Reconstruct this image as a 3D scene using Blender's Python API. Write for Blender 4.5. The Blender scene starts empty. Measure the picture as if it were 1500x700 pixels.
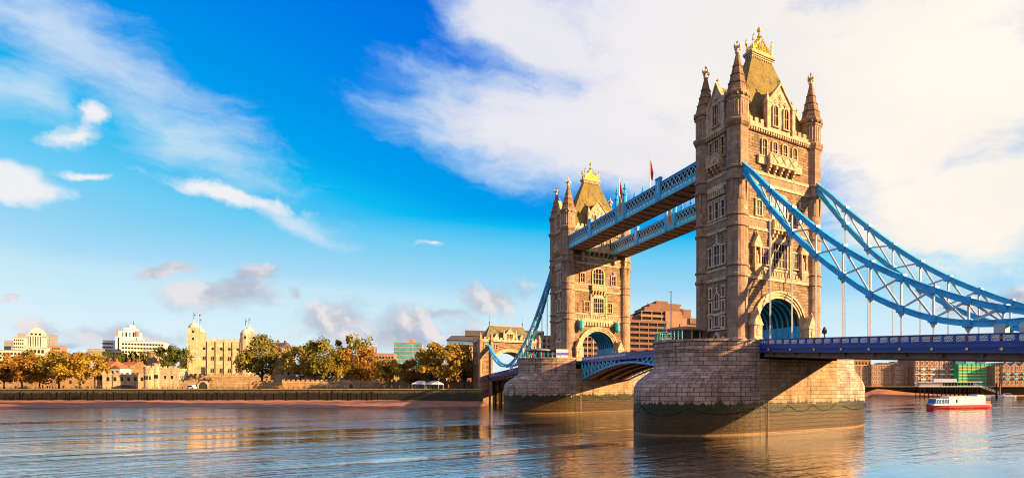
import bpy, bmesh, math, random
from mathutils import Vector, Matrix
RAD = math.radians
sc = bpy.context.scene
COL = sc.collection
rnd = random.Random(11)

# ------------------------------------------------------------------ camera
TH = RAD(35.0); S_, C_ = math.sin(TH), math.cos(TH)
CX, CY, CZ, FP, PX0, PY0 = -70.82, -84.37, 8.57, 823.0, 1039.6, 560.6
cam_d = bpy.data.cameras.new('camera'); cam = bpy.data.objects.new('camera', cam_d); COL.objects.link(cam)
cam.location = (CX, CY, CZ); cam.rotation_euler = (RAD(90), 0, -TH)
cam_d.sensor_width = 36; cam_d.lens = 36 * FP / 1500
cam_d.shift_x = (750 - PX0) / 1500; cam_d.shift_y = (PY0 - 350) / 1500
cam_d.clip_start = 0.5; cam_d.clip_end = 30000
sc.camera = cam

# ------------------------------------------------------------------ light and exposure
SUN_A, SUN_E = RAD(46), RAD(16.7)          # east of south, elevation
sd = Vector((math.sin(SUN_A) * math.cos(SUN_E), -math.cos(SUN_A) * math.cos(SUN_E), math.sin(SUN_E)))
sl = bpy.data.lights.new('sun', 'SUN'); so = bpy.data.objects.new('sun', sl); COL.objects.link(so)
sl.energy = 4.5; sl.angle = RAD(0.5); sl.color = (1.0, 0.60, 0.255)
so.location = sd * 400; so.rotation_euler = sd.to_track_quat('Z', 'Y').to_euler()
vs = sc.view_settings
vs.view_transform = 'Standard'; vs.look = 'None'; vs.gamma = 1; vs.use_curve_mapping = False
vs.exposure = 1.85
sc.cycles.use_denoising = True; sc.cycles.filter_width = 1.05
sc.cycles.max_bounces = 6; sc.cycles.diffuse_bounces = 3; sc.cycles.glossy_bounces = 3
sc.cycles.caustics_reflective = False; sc.cycles.caustics_refractive = False
sc.cycles.sample_clamp_indirect = 6

def azel(px, py):
    t = (px - PX0) / FP; v = (PY0 - py) / FP
    return math.atan2(S_ + t * C_, C_ - t * S_), math.atan2(v, math.hypot(1, t))

world = bpy.data.worlds.new('World'); sc.world = world; world.use_nodes = True
world.cycles.sampling_method = 'MANUAL'; world.cycles.sample_map_resolution = 512
wt = world.node_tree; wt.nodes.clear()
class NT:
    def __init__(s, tree): s.t = tree
    def n(s, kind, props=None, **ins):
        nd = s.t.nodes.new(kind)
        for k, v in (props or {}).items(): setattr(nd, k, v)
        for k, v in ins.items():
            key = int(k[1:]) if k[0] == 'i' and k[1:].isdigit() else k.replace('_', ' ')
            sk = nd.inputs[key]
            if isinstance(v, bpy.types.NodeSocket): s.t.links.new(v, sk)
            else: sk.default_value = v
        return nd
    def m(s, op, a, b=0.0, c=0.0, clamp=False):
        nd = s.t.nodes.new('ShaderNodeMath'); nd.operation = op; nd.use_clamp = clamp
        for i, v in enumerate((a, b, c)):
            if isinstance(v, bpy.types.NodeSocket): s.t.links.new(v, nd.inputs[i])
            else: nd.inputs[i].default_value = v
        return nd.outputs[0]
    def mix(s, fac, a, b, blend='MIX'):
        nd = s.t.nodes.new('ShaderNodeMix'); nd.data_type = 'RGBA'; nd.blend_type = blend
        for i, v in ((0, fac), (6, a), (7, b)):
            if isinstance(v, bpy.types.NodeSocket): s.t.links.new(v, nd.inputs[i])
            elif i == 0: nd.inputs[0].default_value = v
            else: nd.inputs[i].default_value = (*v, 1) if len(v) == 3 else v
        return nd.outputs[2]
    def ramp(s, fac, stops, interp='LINEAR'):
        nd = s.t.nodes.new('ShaderNodeValToRGB'); s.t.links.new(fac, nd.inputs[0])
        nd.color_ramp.interpolation = interp
        el = nd.color_ramp.elements
        while len(el) < len(stops): el.new(0.5)
        for e, (p, c) in zip(el, stops):
            e.position = p; e.color = (*c, 1) if not isinstance(c, (int, float)) else (c, c, c, 1)
        return nd.outputs[0]
    def sstep(s, x, a, b):
        nd = s.t.nodes.new('ShaderNodeMapRange'); nd.interpolation_type = 'SMOOTHSTEP'
        s.t.links.new(x, nd.inputs[0]); nd.inputs[1].default_value = a; nd.inputs[2].default_value = b
        return nd.outputs[0]
W_ = NT(wt)
SKY_STRENGTH = 0.07
sky = W_.n('ShaderNodeTexSky', dict(sky_type='NISHITA', sun_disc=False, sun_elevation=SUN_E, sun_rotation=RAD(180) - SUN_A,
                                     air_density=1.0, dust_density=0.3, ozone_density=3.0))
tc = W_.n('ShaderNodeTexCoord').outputs['Generated']
sep = W_.n('ShaderNodeSeparateXYZ', i0=tc)
az = W_.m('ARCTAN2', sep.outputs[0], sep.outputs[1]); el = W_.m('ARCSINE', sep.outputs[2])
ae = W_.n('ShaderNodeCombineXYZ', i0=az, i1=el).outputs[0]
# wispy displacement of the cloud field
warp = W_.n('ShaderNodeTexNoise', Vector=ae, Scale=7.0, Detail=5.0, Roughness=0.6)
wv = W_.n('ShaderNodeVectorMath', dict(operation='MULTIPLY_ADD'), i0=warp.outputs['Color'], i1=(0.12, 0.07, 0), i2=ae).outputs[0]
wv = W_.n('ShaderNodeVectorMath', dict(operation='SUBTRACT'), i0=wv, i1=(0.06, 0.035, 0)).outputs[0]
def streak(rot, sx, sy, detail=8.0):
    mp = W_.n('ShaderNodeMapping', Vector=wv, Rotation=(0, 0, rot), Scale=(sx, sy, 1))
    return W_.n('ShaderNodeTexNoise', Vector=mp.outputs[0], Scale=1.0, Detail=detail, Roughness=0.62).outputs[0]
wisp = streak(RAD(28), 6, 17)
puff = W_.n('ShaderNodeTexNoise', Vector=wv, Scale=16.0, Detail=7.0, Roughness=0.55).outputs[0]
wv2 = W_.n('ShaderNodeVectorMath', dict(operation='ADD'), i0=wv, i1=(0.010, 0.014, 0)).outputs[0]
puff2 = W_.n('ShaderNodeTexNoise', Vector=wv2, Scale=16.0, Detail=7.0, Roughness=0.55).outputs[0]
relief = W_.m('MULTIPLY_ADD', W_.m('SUBTRACT', puff, puff2), 3.2, 0.5, clamp=True)
def blob(px, py, rx, ry, rot=0.0):
    a, e = azel(px, py); a2, e2 = azel(px + rx, py); a3, e3 = azel(px, py - ry)
    ra = abs(a2 - a); re = abs(e3 - e)
    mp = W_.n('ShaderNodeMapping', dict(vector_type='TEXTURE'), Vector=wv, Location=(a, e, 0), Rotation=(0, 0, RAD(rot)), Scale=(max(ra, .005), max(re, .005), 1))
    ln = W_.n('ShaderNodeVectorMath', dict(operation='LENGTH'), i0=mp.outputs[0])
    return W_.m('SUBTRACT', 1.0, ln.outputs['Value'])
def union(lst):
    r = lst[0]
    for b in lst[1:]: r = W_.m('SMOOTH_MAX', r, b, 0.25)
    return r
# broad bright cloud on the right (and on round behind the bridge)
big = union([blob(1050, 90, 420, 270, -8), blob(1330, 130, 420, 330), blob(890, 205, 320, 112, -2), blob(1430, 300, 380, 125), blob(770, 40, 150, 110, -20)])
big = W_.m('MULTIPLY_ADD', W_.m('SUBTRACT', wisp, 0.5), 0.9, big)
m_big = W_.sstep(big, -0.06, 0.6)
# thin cirrus on the left
thin = union([blob(120, 60, 330, 105, -25), blob(270, 195, 220, 80, -22), blob(40, 130, 110, 55, 10), blob(60, 20, 170, 60, 0), blob(425, 322, 120, 22, -18)])
thin = W_.m('MULTIPLY_ADD', W_.m('SUBTRACT', wisp, 0.5), 2.2, thin)
m_thin = W_.m('MULTIPLY', W_.sstep(thin, 0.0, 1.1), 0.72)
dense = union([blob(105, 195, 62, 26, 30), blob(128, 158, 34, 22, 60), blob(28, 276, 75, 27, 5), blob(325, 281, 120, 17, -4), blob(125, 258, 40, 9, 18), blob(620, 358, 26, 6)])
dense = W_.m('MULTIPLY_ADD', W_.m('SUBTRACT', puff, 0.5), 2.6, W_.m('MULTIPLY_ADD', W_.m('SUBTRACT', wisp, 0.5), 1.2, dense))
m_dense = W_.sstep(dense, -0.1, 0.8)
# low grey and pink clouds over the skyline
low = union([blob(345, 434, 76, 30, 6), blob(372, 408, 34, 14, 25), blob(245, 400, 42, 13, 12), blob(575, 484, 150, 44, 2), blob(495, 468, 84, 38), blob(718, 438, 64, 30, 12), blob(645, 462, 46, 11), blob(75, 480, 44, 20, -10), blob(215, 494, 100, 24, 3), blob(425, 428, 18, 8), blob(640, 486, 22, 8), blob(8, 440, 20, 8), blob(1460, 440, 110, 22, 3), blob(90, 505, 34, 9)])
low = W_.m('MULTIPLY_ADD', W_.m('SUBTRACT', puff, 0.5), 2.6, low)
m_low = W_.sstep(low, -0.1, 0.75)
# unseen bright cloud added overhead, south and west as fill light
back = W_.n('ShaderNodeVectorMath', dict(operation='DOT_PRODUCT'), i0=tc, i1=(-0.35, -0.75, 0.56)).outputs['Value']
m_fill = W_.m('MULTIPLY', W_.sstep(W_.m('MULTIPLY_ADD', W_.m('SUBTRACT', puff, 0.5), 0.6, back), 0.25, 0.8), 0.85)
skl = W_.n('ShaderNodeRGBToBW', i0=sky.outputs[0]).outputs[0]
skl = W_.m('MAXIMUM', skl, W_.m('MULTIPLY_ADD', W_.m('ABSOLUTE', el), -0.33 * 57.3, 7.5))        # grade of the clear sky: deep blue where it is dim, pale where bright
sky_col = W_.ramp(W_.m('MULTIPLY', skl, 1 / 8), [(1.1 / 8, (0, .11, .70)), (1.54 / 8, (0, .20, .80)), (2.36 / 8, (0, .37, .86)), (2.65 / 8, (.004, .49, .885)), (3.3 / 8, (.15, .60, .90)), (4.5 / 8, (.38, .70, .92)), (4.95 / 8, (.54, .80, .935)), (6.4 / 8, (.72, .88, .96))])
base = W_.n('ShaderNodeVectorMath', dict(operation='SCALE'), i0=sky_col, i3=3.97).outputs[0]
warmth = W_.sstep(W_.n('ShaderNodeVectorMath', dict(operation='DOT_PRODUCT'), i0=tc, i1=(math.sin(RAD(78)), math.cos(RAD(78)), 0.25)).outputs['Value'], 0.55, 1.0)
lum = 3.55
shade = W_.ramp(puff, [(0.3, 0.90), (0.7, 1.0)])
c_big = W_.mix(warmth, (lum * .95, lum * .935, lum * .985), (lum * 1.12, lum * 1.04, lum * .93))
soft = W_.n('ShaderNodeTexNoise', Vector=W_.n('ShaderNodeMapping', Vector=wv, Rotation=(0, 0, .3), Scale=(2.2, 5.5, 1)).outputs[0], Scale=1.0, Detail=4.0, Roughness=0.5).outputs[0]
c_big = W_.mix(1.0, c_big, W_.ramp(soft, [(0.3, (.90, .92, .96)), (0.62, (1.03, 1.025, 1.02))]), 'MULTIPLY')
c = W_.mix(m_fill, base, (3.3, 2.85, 2.9))
c = W_.mix(m_thin, c, (lum * .82, lum * .92, lum * 1.02))
c = W_.mix(m_big, c, W_.mix(W_.sstep(m_big, 0.2, 1.0), (lum * .80, lum * 1.0, lum * 1.06), c_big))
c = W_.mix(m_dense, c, (lum * .97, lum * .98, lum * 1.02))
c_low = W_.ramp(relief, [(0.12, (lum * .42, lum * .50, lum * .64)), (0.5, (lum * .60, lum * .60, lum * .69)), (0.88, (lum * .95, lum * .85, lum * .84))])
c = W_.mix(W_.m('MULTIPLY', m_low, 0.84), c, c_low)
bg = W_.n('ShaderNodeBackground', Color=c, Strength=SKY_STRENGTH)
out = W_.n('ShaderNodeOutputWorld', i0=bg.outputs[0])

# ------------------------------------------------------------------ pixel <-> world helpers (used once, to survey real positions)
def WP(px, dep):
    t = (px - PX0) / FP
    return CX + dep * (S_ + t * C_), CY + dep * (C_ - t * S_)
def ZP(py, dep): return CZ + (PY0 - py) * dep / FP
def frame(px0, px1, dep, phi):
    """facade line through the middle ray at distance dep, running at angle phi; returns left end and width"""
    P = Vector(WP((px0 + px1) / 2, dep)); d = Vector((math.cos(phi), math.sin(phi))); r = []
    for px in (px0, px1):
        t = (px - PX0) / FP; q = Vector((S_ + t * C_, C_ - t * S_))
        den = d.x * (-q.y) + q.x * d.y
        bx, by = CX - P.x, CY - P.y
        r.append((bx * (-q.y) + q.x * by) / den)
    o = P + d * r[0]
    return o.x, o.y, r[1] - r[0]
PHI_I = -TH

# ------------------------------------------------------------------ mesh helpers
class MB:
    def __init__(s): s.v = []; s.f = []; s.uv = None; s.M = None
    def add(s, vs_, fs):
        o = len(s.v)
        if s.M is not None: vs_ = [tuple(s.M @ Vector(p)) for p in vs_]
        s.v += [tuple(p) for p in vs_]; s.f += [tuple(i + o for i in f) for f in fs]
    def box(s, x0, x1, y0, y1, z0, z1):
        s.add([(x0, y0, z0), (x1, y0, z0), (x1, y1, z0), (x0, y1, z0), (x0, y0, z1), (x1, y0, z1), (x1, y1, z1), (x0, y1, z1)],
              [(3, 2, 1, 0), (4, 5, 6, 7), (0, 1, 5, 4), (1, 2, 6, 5), (2, 3, 7, 6), (3, 0, 4, 7)])
        return s
    def frustum(s, r0, z0, r1, z1):            # rect (x0,x1,y0,y1) to rect
        a, b, c, d = r0; e, f, g, h = r1
        s.add([(a, c, z0), (b, c, z0), (b, d, z0), (a, d, z0), (e, g, z1), (f, g, z1), (f, h, z1), (e, h, z1)],
              [(3, 2, 1, 0), (4, 5, 6, 7), (0, 1, 5, 4), (1, 2, 6, 5), (2, 3, 7, 6), (3, 0, 4, 7)])
        return s
    def prism(s, poly, z0, z1):
        n = len(poly)
        s.add([(x, y, z0) for x, y in poly] + [(x, y, z1) for x, y in poly],
              [tuple(range(n))[::-1], tuple(range(n, 2 * n))] + [(i, (i + 1) % n, n + (i + 1) % n, n + i) for i in range(n)])
        return s
    def plate(s, poly, y0, y1):                # polygon in (x,z), thickness along y
        n = len(poly)
        s.add([(x, y0, z) for x, z in poly] + [(x, y1, z) for x, z in poly],
              [tuple(range(n)), tuple(range(n, 2 * n))[::-1]] + [((i + 1) % n, i, n + i, n + (i + 1) % n) for i in range(n)])
        return s
    def lathe(s, cx, cy, prof, n=8, rot=0.0, cap=True):
        vs_ = []; fs = []
        for r, z in prof:
            for k in range(n):
                a = rot + 2 * math.pi * k / n
                vs_.append((cx + r * math.cos(a), cy + r * math.sin(a), z))
        for j in range(len(prof) - 1):
            for k in range(n):
                k2 = (k + 1) % n
                fs.append((j * n + k, j * n + k2, (j + 1) * n + k2, (j + 1) * n + k))
        if cap:
            fs.append(tuple(range(n))[::-1]); fs.append(tuple(range((len(prof) - 1) * n, len(prof) * n)))
        s.add(vs_, fs); return s
    def bar(s, p, q, w, h=None, up=(0, 0, 1)):
        h = w if h is None else h
        p = Vector(p); q = Vector(q); d = q - p
        if d.length < 1e-6: return s
        d.normalize(); u = Vector(up)
        if abs(d.dot(u)) > .98: u = Vector((1, 0, 0)) if abs(d.x) < .9 else Vector((0, 1, 0))
        r = d.cross(u).normalized(); u = r.cross(d).normalized()
        r *= w / 2; u *= h / 2
        s.add([p - r - u, p + r - u, p + r + u, p - r + u, q - r - u, q + r - u, q + r + u, q - r + u],
              [(0, 1, 2, 3), (7, 6, 5, 4), (0, 4, 5, 1), (1, 5, 6, 2), (2, 6, 7, 3), (3, 7, 4, 0)])
        return s
    def chainbar(s, pts, w, h):
        """continuous rectangular bar through points lying in a vertical plane x = const"""
        n = len(pts); vs_ = []; fs = []
        for i, (x, y, z) in enumerate(pts):
            a = pts[max(i - 1, 0)]; b = pts[min(i + 1, n - 1)]
            d = Vector((0, b[1] - a[1], b[2] - a[2])).normalized(); nn = Vector((0, -d.z, d.y)) * (h / 2)
            for sx, sn in ((-1, -1), (1, -1), (1, 1), (-1, 1)):
                vs_.append((x + sx * w / 2, y + sn * nn.y, z + sn * nn.z))
        for i in range(n - 1):
            for k in range(4):
                k2 = (k + 1) % 4
                fs.append((i * 4 + k, i * 4 + k2, i * 4 + 4 + k2, i * 4 + 4 + k))
        fs += [(3, 2, 1, 0), tuple(range(4 * n - 4, 4 * n))]
        s.add(vs_, fs); return s
    def tube(s, pts, rs, n=6):
        pts = [Vector(p) for p in pts]; vs_ = []; fs = []
        if isinstance(rs, (int, float)): rs = [rs] * len(pts)
        for i, p in enumerate(pts):
            d = (pts[min(i + 1, len(pts) - 1)] - pts[max(i - 1, 0)]).normalized()
            u = Vector((0, 0, 1)) if abs(d.z) < .9 else Vector((1, 0, 0))
            a = d.cross(u).normalized(); b = d.cross(a).normalized()
            for k in range(n):
                t = 2 * math.pi * k / n
                vs_.append(p + (a * math.cos(t) + b * math.sin(t)) * rs[i])
        for i in range(len(pts) - 1):
            for k in range(n):
                k2 = (k + 1) % n
                fs.append((i * n + k, i * n + k2, i * n + n + k2, i * n + n + k))
        fs += [tuple(range(n))[::-1], tuple(range(len(vs_) - n, len(vs_)))]
        s.add(vs_, fs); return s
    def mesh(s, name, mat, smooth=False, fix=True):
        me = bpy.data.meshes.new(name); me.from_pydata(s.v, [], s.f)
        if fix:
            bm = bmesh.new(); bm.from_mesh(me); bmesh.ops.recalc_face_normals(bm, faces=bm.faces); bm.to_mesh(me); bm.free()
        if s.uv:
            ul = me.uv_layers.new(name='UVMap')
            for p in me.polygons:
                for li in p.loop_indices: ul.data[li].uv = s.uv[me.loops[li].vertex_index]
        if smooth: me.polygons.foreach_set('use_smooth', [True] * len(me.polygons))
        me.materials.append(mat); return me

def place(name, me, parent=None, loc=(0, 0, 0), rz=0.0):
    o = bpy.data.objects.new(name, me); COL.objects.link(o); o.location = loc; o.rotation_euler = (0, 0, rz)
    if parent is not None: o.parent = parent
    return o
def part(name, mb, mat, parent, loc=(0, 0, 0), rz=0.0, smooth=False, label=None):
    o = place(name, mb.mesh(name, mat, smooth), parent, loc, rz)
    if label: o['label'] = label
    return o
def thing(name, label, cat, loc=(0, 0, 0), rz=0.0, group=None):
    o = bpy.data.objects.new(name, None); COL.objects.link(o); o.location = loc; o.rotation_euler = (0, 0, rz)
    o['label'] = label; o['category'] = cat
    if group: o['group'] = group
    return o
def tag(o, label, cat, group=None):
    o['label'] = label; o['category'] = cat
    if group: o['group'] = group
    return o
def struct(name, mb, mat, smooth=False):
    o = place(name, mb.mesh(name, mat, smooth)); o['kind'] = 'structure'; return o
def kids(o): return [c for c in list(bpy.data.objects) if c.parent == o]
def dup(root, loc, rz=None, label=None, group=None, scale=None, tree=None):
    def rec(o, par):
        c_ = o.copy(); COL.objects.link(c_)
        if par is not None: c_.parent = par
        for ch in (tree[o.name] if tree else list(o.children)): rec(ch, c_)
        return c_
    r = rec(root, None); r.location = loc
    if rz is not None: r.rotation_euler = (0, 0, rz)
    if scale is not None: r.scale = scale
    if label: r['label'] = label
    if group: r['group'] = group
    return r

# ------------------------------------------------------------------ materials
def new_mat(name):
    m = bpy.data.materials.new(name); m.use_nodes = True
    t = m.node_tree; t.nodes.clear(); n = NT(t)
    b = n.n('ShaderNodeBsdfPrincipled'); o = n.n('ShaderNodeOutputMaterial', i0=b.outputs[0])
    return m, n, b
def lk(n, a, b): n.t.links.new(a, b)
def simple(name, col, rough=0.7, metal=0.0, var=0.25, scale=1.5, bump=0.0, spec=0.5, grime=0.0):
    m, n, b = new_mat(name)
    pos = n.n('ShaderNodeNewGeometry').outputs['Position']
    nz = n.n('ShaderNodeTexNoise', Vector=pos, Scale=scale, Detail=5.0, Roughness=0.65).outputs[0]
    f = n.ramp(nz, [(0.3, 1 - var), (0.7, 1 + var)])
    cc = n.mix(1.0, (*col, 1), f, 'MULTIPLY')
    if grime:
        g1 = n.n('ShaderNodeTexNoise', Vector=n.n('ShaderNodeMapping', Vector=pos, Scale=(1.6, 1.6, 0.5)).outputs[0], Scale=1.0, Detail=7.0, Roughness=0.75).outputs[0]
        cc = n.mix(n.m('MULTIPLY', n.sstep(g1, 0.56, 0.72), grime), cc, (0.10, 0.065, 0.045))
        cc = n.mix(n.m('MULTIPLY', n.sstep(g1, 0.46, 0.28), grime * .6), cc, (0.30, 0.42, 0.50))
    lk(n, cc, b.inputs['Base Color'])
    b.inputs['Roughness'].default_value = rough; b.inputs['Metallic'].default_value = metal
    b.inputs['Specular IOR Level'].default_value = spec
    if bump:
        bp = n.n('ShaderNodeBump', Strength=bump, Distance=0.1, Height=nz); lk(n, bp.outputs[0], b.inputs['Normal'])
    return m
def masonry(name, col, col2, mortar, bw=1.2, bh=0.5, uv=False, gap=0.02, rough=0.88, bump=0.6, stain=0.35, algae=False, rock=0.4):
    m, n, b = new_mat(name)
    g = n.n('ShaderNodeNewGeometry'); pos = g.outputs['Position']
    sp = n.n('ShaderNodeSeparateXYZ', i0=pos)
    if uv:
        vec = n.n('ShaderNodeUVMap').outputs[0]
    else:
        sn = n.n('ShaderNodeSeparateXYZ', i0=g.outputs['True Normal'])
        u = n.m('SUBTRACT', n.m('MULTIPLY', sp.outputs[1], sn.outputs[0]), n.m('MULTIPLY', sp.outputs[0], sn.outputs[1]))
        vec = n.n('ShaderNodeCombineXYZ', i0=u, i1=sp.outputs[2]).outputs[0]
    br = n.n('ShaderNodeTexBrick', Vector=vec, Scale=1.0, Mortar_Size=gap, Mortar_Smooth=0.25, Brick_Width=bw, Row_Height=bh, Bias=0.0,
             Color1=(*col, 1), Color2=(*col2, 1), Mortar=(*mortar, 1))
    big_n = n.n('ShaderNodeTexNoise', Vector=pos, Scale=0.35, Detail=6.0, Roughness=0.7).outputs[0]
    fine = n.n('ShaderNodeTexNoise', Vector=pos, Scale=3.2, Detail=6.0, Roughness=0.75).outputs[0]
    mp = n.n('ShaderNodeMapping', Vector=pos, Scale=(1.1, 1.1, 0.12))
    drip = n.n('ShaderNodeTexNoise', Vector=mp.outputs[0], Scale=1.0, Detail=5.0, Roughness=0.65).outputs[0]
    c_ = n.mix(1.0, br.outputs[0], n.ramp(big_n, [(0.28, 1 - stain), (0.68, 1 + stain * .6)]), 'MULTIPLY')
    tone = n.n('ShaderNodeTexNoise', Vector=pos, Scale=0.13, Detail=4.0, Roughness=0.6).outputs[0]
    c_ = n.mix(n.sstep(tone, 0.42, 0.68), c_, n.mix(1.0, c_, (0.88, 1.0, 1.18), 'MULTIPLY'))
    c_ = n.mix(1.0, c_, n.ramp(fine, [(0.25, 0.62), (0.75, 1.3)]), 'MULTIPLY')
    c_ = n.mix(1.0, c_, n.ramp(drip, [(0.30, 0.42), (0.47, 1.0)]), 'MULTIPLY')
    if algae:
        edge = n.m('MULTIPLY_ADD', n.m('SUBTRACT', drip, 0.5), 3.2, sp.outputs[2])
        edge = n.m('MULTIPLY_ADD', n.m('SUBTRACT', fine, 0.5), 0.5, edge)
        wet = n.ramp(fine, [(0.3, (0.007, 0.004, 0.001)), (0.74, (0.085, 0.046, 0.010))])
        moss = n.ramp(fine, [(0.3, (0.003, 0.004, 0.001)), (0.72, (0.03, 0.033, 0.004))])
        lowc = n.mix(n.sstep(edge, 2.5, 4.3), wet, moss)
        lowc = n.mix(n.sstep(n.m('MULTIPLY_ADD', n.m('SUBTRACT', fine, 0.5), 0.5, sp.outputs[2]), 0.12, 0.32), (0.20, 0.12, 0.05), lowc)
        fac = n.sstep(edge, 5.0, 5.35)
        c_ = n.mix(fac, lowc, c_)
        lk(n, n.m('MULTIPLY_ADD', fac, 0.45, 0.42), b.inputs['Roughness'])
    else: b.inputs['Roughness'].default_value = rough
    lk(n, c_, b.inputs['Base Color'])
    b.inputs['Specular IOR Level'].default_value = 0.25
    h = n.m('ADD', n.m('MULTIPLY', br.outputs['Fac'], -0.6), n.m('MULTIPLY', fine, rock))
    bp = n.n('ShaderNodeBump', Strength=bump, Distance=0.12, Height=h); lk(n, bp.outputs[0], b.inputs['Normal'])
    return m
M = {}
M['stone'] = masonry('granite_blocks', (0.41, 0.262, 0.155), (0.235, 0.148, 0.09), (0.05, 0.032, 0.02), 1.1, 0.55, gap=0.03, rock=1.5, bump=1.0, stain=0.42)
M['ashlar'] = masonry('smooth_ashlar', (0.385, 0.255, 0.17), (0.265, 0.175, 0.118), (0.08, 0.05, 0.035), 1.5, 0.8, gap=0.012, bump=0.4)
M['trim'] = simple('portland_stone', (0.47, 0.335, 0.22), 0.85, var=0.5, scale=1.1, bump=0.25)
M['white_trim'] = simple('pale_portland_stone', (0.58, 0.46, 0.36), 0.85, var=0.3, scale=0.9, bump=0.2)
M['spire'] = masonry('spire_courses', (0.36, 0.22, 0.13), (0.25, 0.15, 0.09), (0.07, 0.045, 0.03), 0.8, 0.42, gap=0.03)
M['slate'] = masonry('lichened_slate', (0.26, 0.195, 0.06), (0.20, 0.15, 0.05), (0.12, 0.09, 0.035), 0.5, 0.32, gap=0.012, bump=0.5, stain=0.3)
M['slate_grey'] = masonry('grey_green_slate', (0.20, 0.175, 0.095), (0.15, 0.135, 0.075), (0.09, 0.08, 0.045), 0.5, 0.32, gap=0.012, bump=0.5, stain=0.3)
M['gold'] = simple('gilding', (0.95, 0.60, 0.07), 0.28, 1.0, var=0.2)
M['glass'] = simple('dark_window_glass', (0.018, 0.017, 0.018), 0.12, 0.0, var=0.3, scale=0.6, spec=0.18)
M['blue'] = simple('sky_blue_paint', (0.015, 0.36, 0.74), 0.42, var=0.32, scale=0.8, grime=0.5)
M['teal'] = simple('turquoise_paint', (0.012, 0.28, 0.36), 0.45, var=0.2)
M['paleblue'] = simple('pale_blue_paint', (0.06, 0.50, 0.76), 0.5, var=0.3, grime=0.45)
M['royal'] = simple('royal_blue_paint', (0.018, 0.05, 0.32), 0.4, var=0.3, scale=0.8, grime=0.35)
M['navy'] = simple('navy_paint', (0.012, 0.022, 0.13), 0.4, var=0.2)
M['white'] = simple('white_paint', (0.74, 0.74, 0.76), 0.5, var=0.12)
M['lattice'] = simple('grey_white_paint', (0.46, 0.49, 0.54), 0.5, var=0.15)
M['red'] = simple('red_paint', (0.40, 0.02, 0.02), 0.4, var=0.1)
M['brass'] = simple('brass', (0.75, 0.48, 0.16), 0.35, 0.6, var=0.1)
M['soffit'] = simple('brown_girder_soffit', (0.25, 0.175, 0.135), 0.8, var=0.4, scale=0.7)
M['darkiron'] = simple('dark_ironwork', (0.02, 0.019, 0.02), 0.6, var=0.3)
M['asphalt'] = simple('asphalt', (0.05, 0.05, 0.052), 0.9, var=0.2)
M['pier'] = masonry('pier_masonry', (0.56, 0.39, 0.31), (0.31, 0.21, 0.165), (0.055, 0.038, 0.026), 1.75, 0.72, uv=True, gap=0.045, bump=0.9, stain=0.35, algae=True, rock=0.5)
M['core'] = masonry('pier_core_masonry', (0.48, 0.325, 0.205), (0.31, 0.21, 0.13), (0.07, 0.055, 0.035), 1.6, 0.72, gap=0.035, bump=0.8, stain=0.35, algae=True, rock=0.5)
M['timber'] = simple('wet_timber', (0.009, 0.007, 0.004), 0.9, var=0.5, scale=1.2, spec=0.1)
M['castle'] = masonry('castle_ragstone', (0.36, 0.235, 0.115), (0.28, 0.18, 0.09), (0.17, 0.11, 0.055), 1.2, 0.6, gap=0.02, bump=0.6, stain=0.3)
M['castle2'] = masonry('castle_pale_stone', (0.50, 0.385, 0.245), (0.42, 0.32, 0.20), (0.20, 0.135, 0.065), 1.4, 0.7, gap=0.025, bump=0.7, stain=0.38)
M['lead'] = simple('lead_dome', (0.40, 0.38, 0.38), 0.5, var=0.2)
M['pale_concrete'] = simple('pale_concrete', (0.44, 0.40, 0.36), 0.85, var=0.15, scale=0.3)
M['white_clad'] = simple('white_cladding', (0.58, 0.57, 0.57), 0.7, var=0.1, scale=0.3)
M['grey_clad'] = simple('grey_cladding', (0.22, 0.21, 0.22), 0.7, var=0.15, scale=0.3)
M['brown_conc'] = simple('brown_concrete', (0.19, 0.098, 0.065), 0.85, var=0.2, scale=0.3)
M['brown_pale'] = simple('pale_brown_concrete', (0.29, 0.17, 0.11), 0.85, var=0.2, scale=0.3)
M['brick_red'] = masonry('red_brick', (0.24, 0.085, 0.055), (0.17, 0.06, 0.04), (0.2, 0.13, 0.1), 0.9, 0.3, gap=0.02, bump=0.2)
M['brick_orange'] = masonry('orange_brick', (0.36, 0.185, 0.095), (0.29, 0.145, 0.075), (0.28, 0.19, 0.12), 0.9, 0.3, gap=0.02, bump=0.2)
M['brick_brown'] = masonry('brown_brick', (0.33, 0.205, 0.13), (0.26, 0.155, 0.10), (0.26, 0.2, 0.13), 0.9, 0.3, gap=0.02, bump=0.2)
M['glass_teal'] = simple('teal_glass', (0.05, 0.24, 0.26), 0.15, var=0.4, scale=0.15)
M['glass_blue'] = simple('blue_glass', (0.06, 0.16, 0.30), 0.15, var=0.4, scale=0.15)
M['roof_dark'] = simple('dark_roof', (0.07, 0.062, 0.065), 0.7, var=0.3, scale=0.5)
M['roof_red'] = simple('red_tile_roof', (0.30, 0.095, 0.045), 0.8, var=0.4, scale=0.8)
M['net'] = simple('green_scaffold_net', (0.02, 0.34, 0.14), 0.8, var=0.35, scale=0.25)
M['sand'] = simple('wet_sand', (0.36, 0.145, 0.05), 0.75, var=0.4, scale=0.25, bump=0.3)
M['canvas'] = simple('white_canvas', (0.70, 0.68, 0.66), 0.8, var=0.1)
M['purple'] = simple('purple_print', (0.16, 0.08, 0.40), 0.6, var=0.1)
M['ground'] = simple('paved_ground', (0.30, 0.22, 0.13), 0.9, var=0.35, scale=0.12)
M['flag_dark'] = simple('dark_flag_cloth', (0.035, 0.012, 0.03), 1.0, var=0.3, spec=0.05)
M['flag_red'] = simple('red_flag_cloth', (0.16, 0.012, 0.015), 1.0, var=0.2, spec=0.05)
M['coat'] = simple('dark_clothing', (0.03, 0.028, 0.03), 0.9, var=0.4, scale=3)
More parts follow.
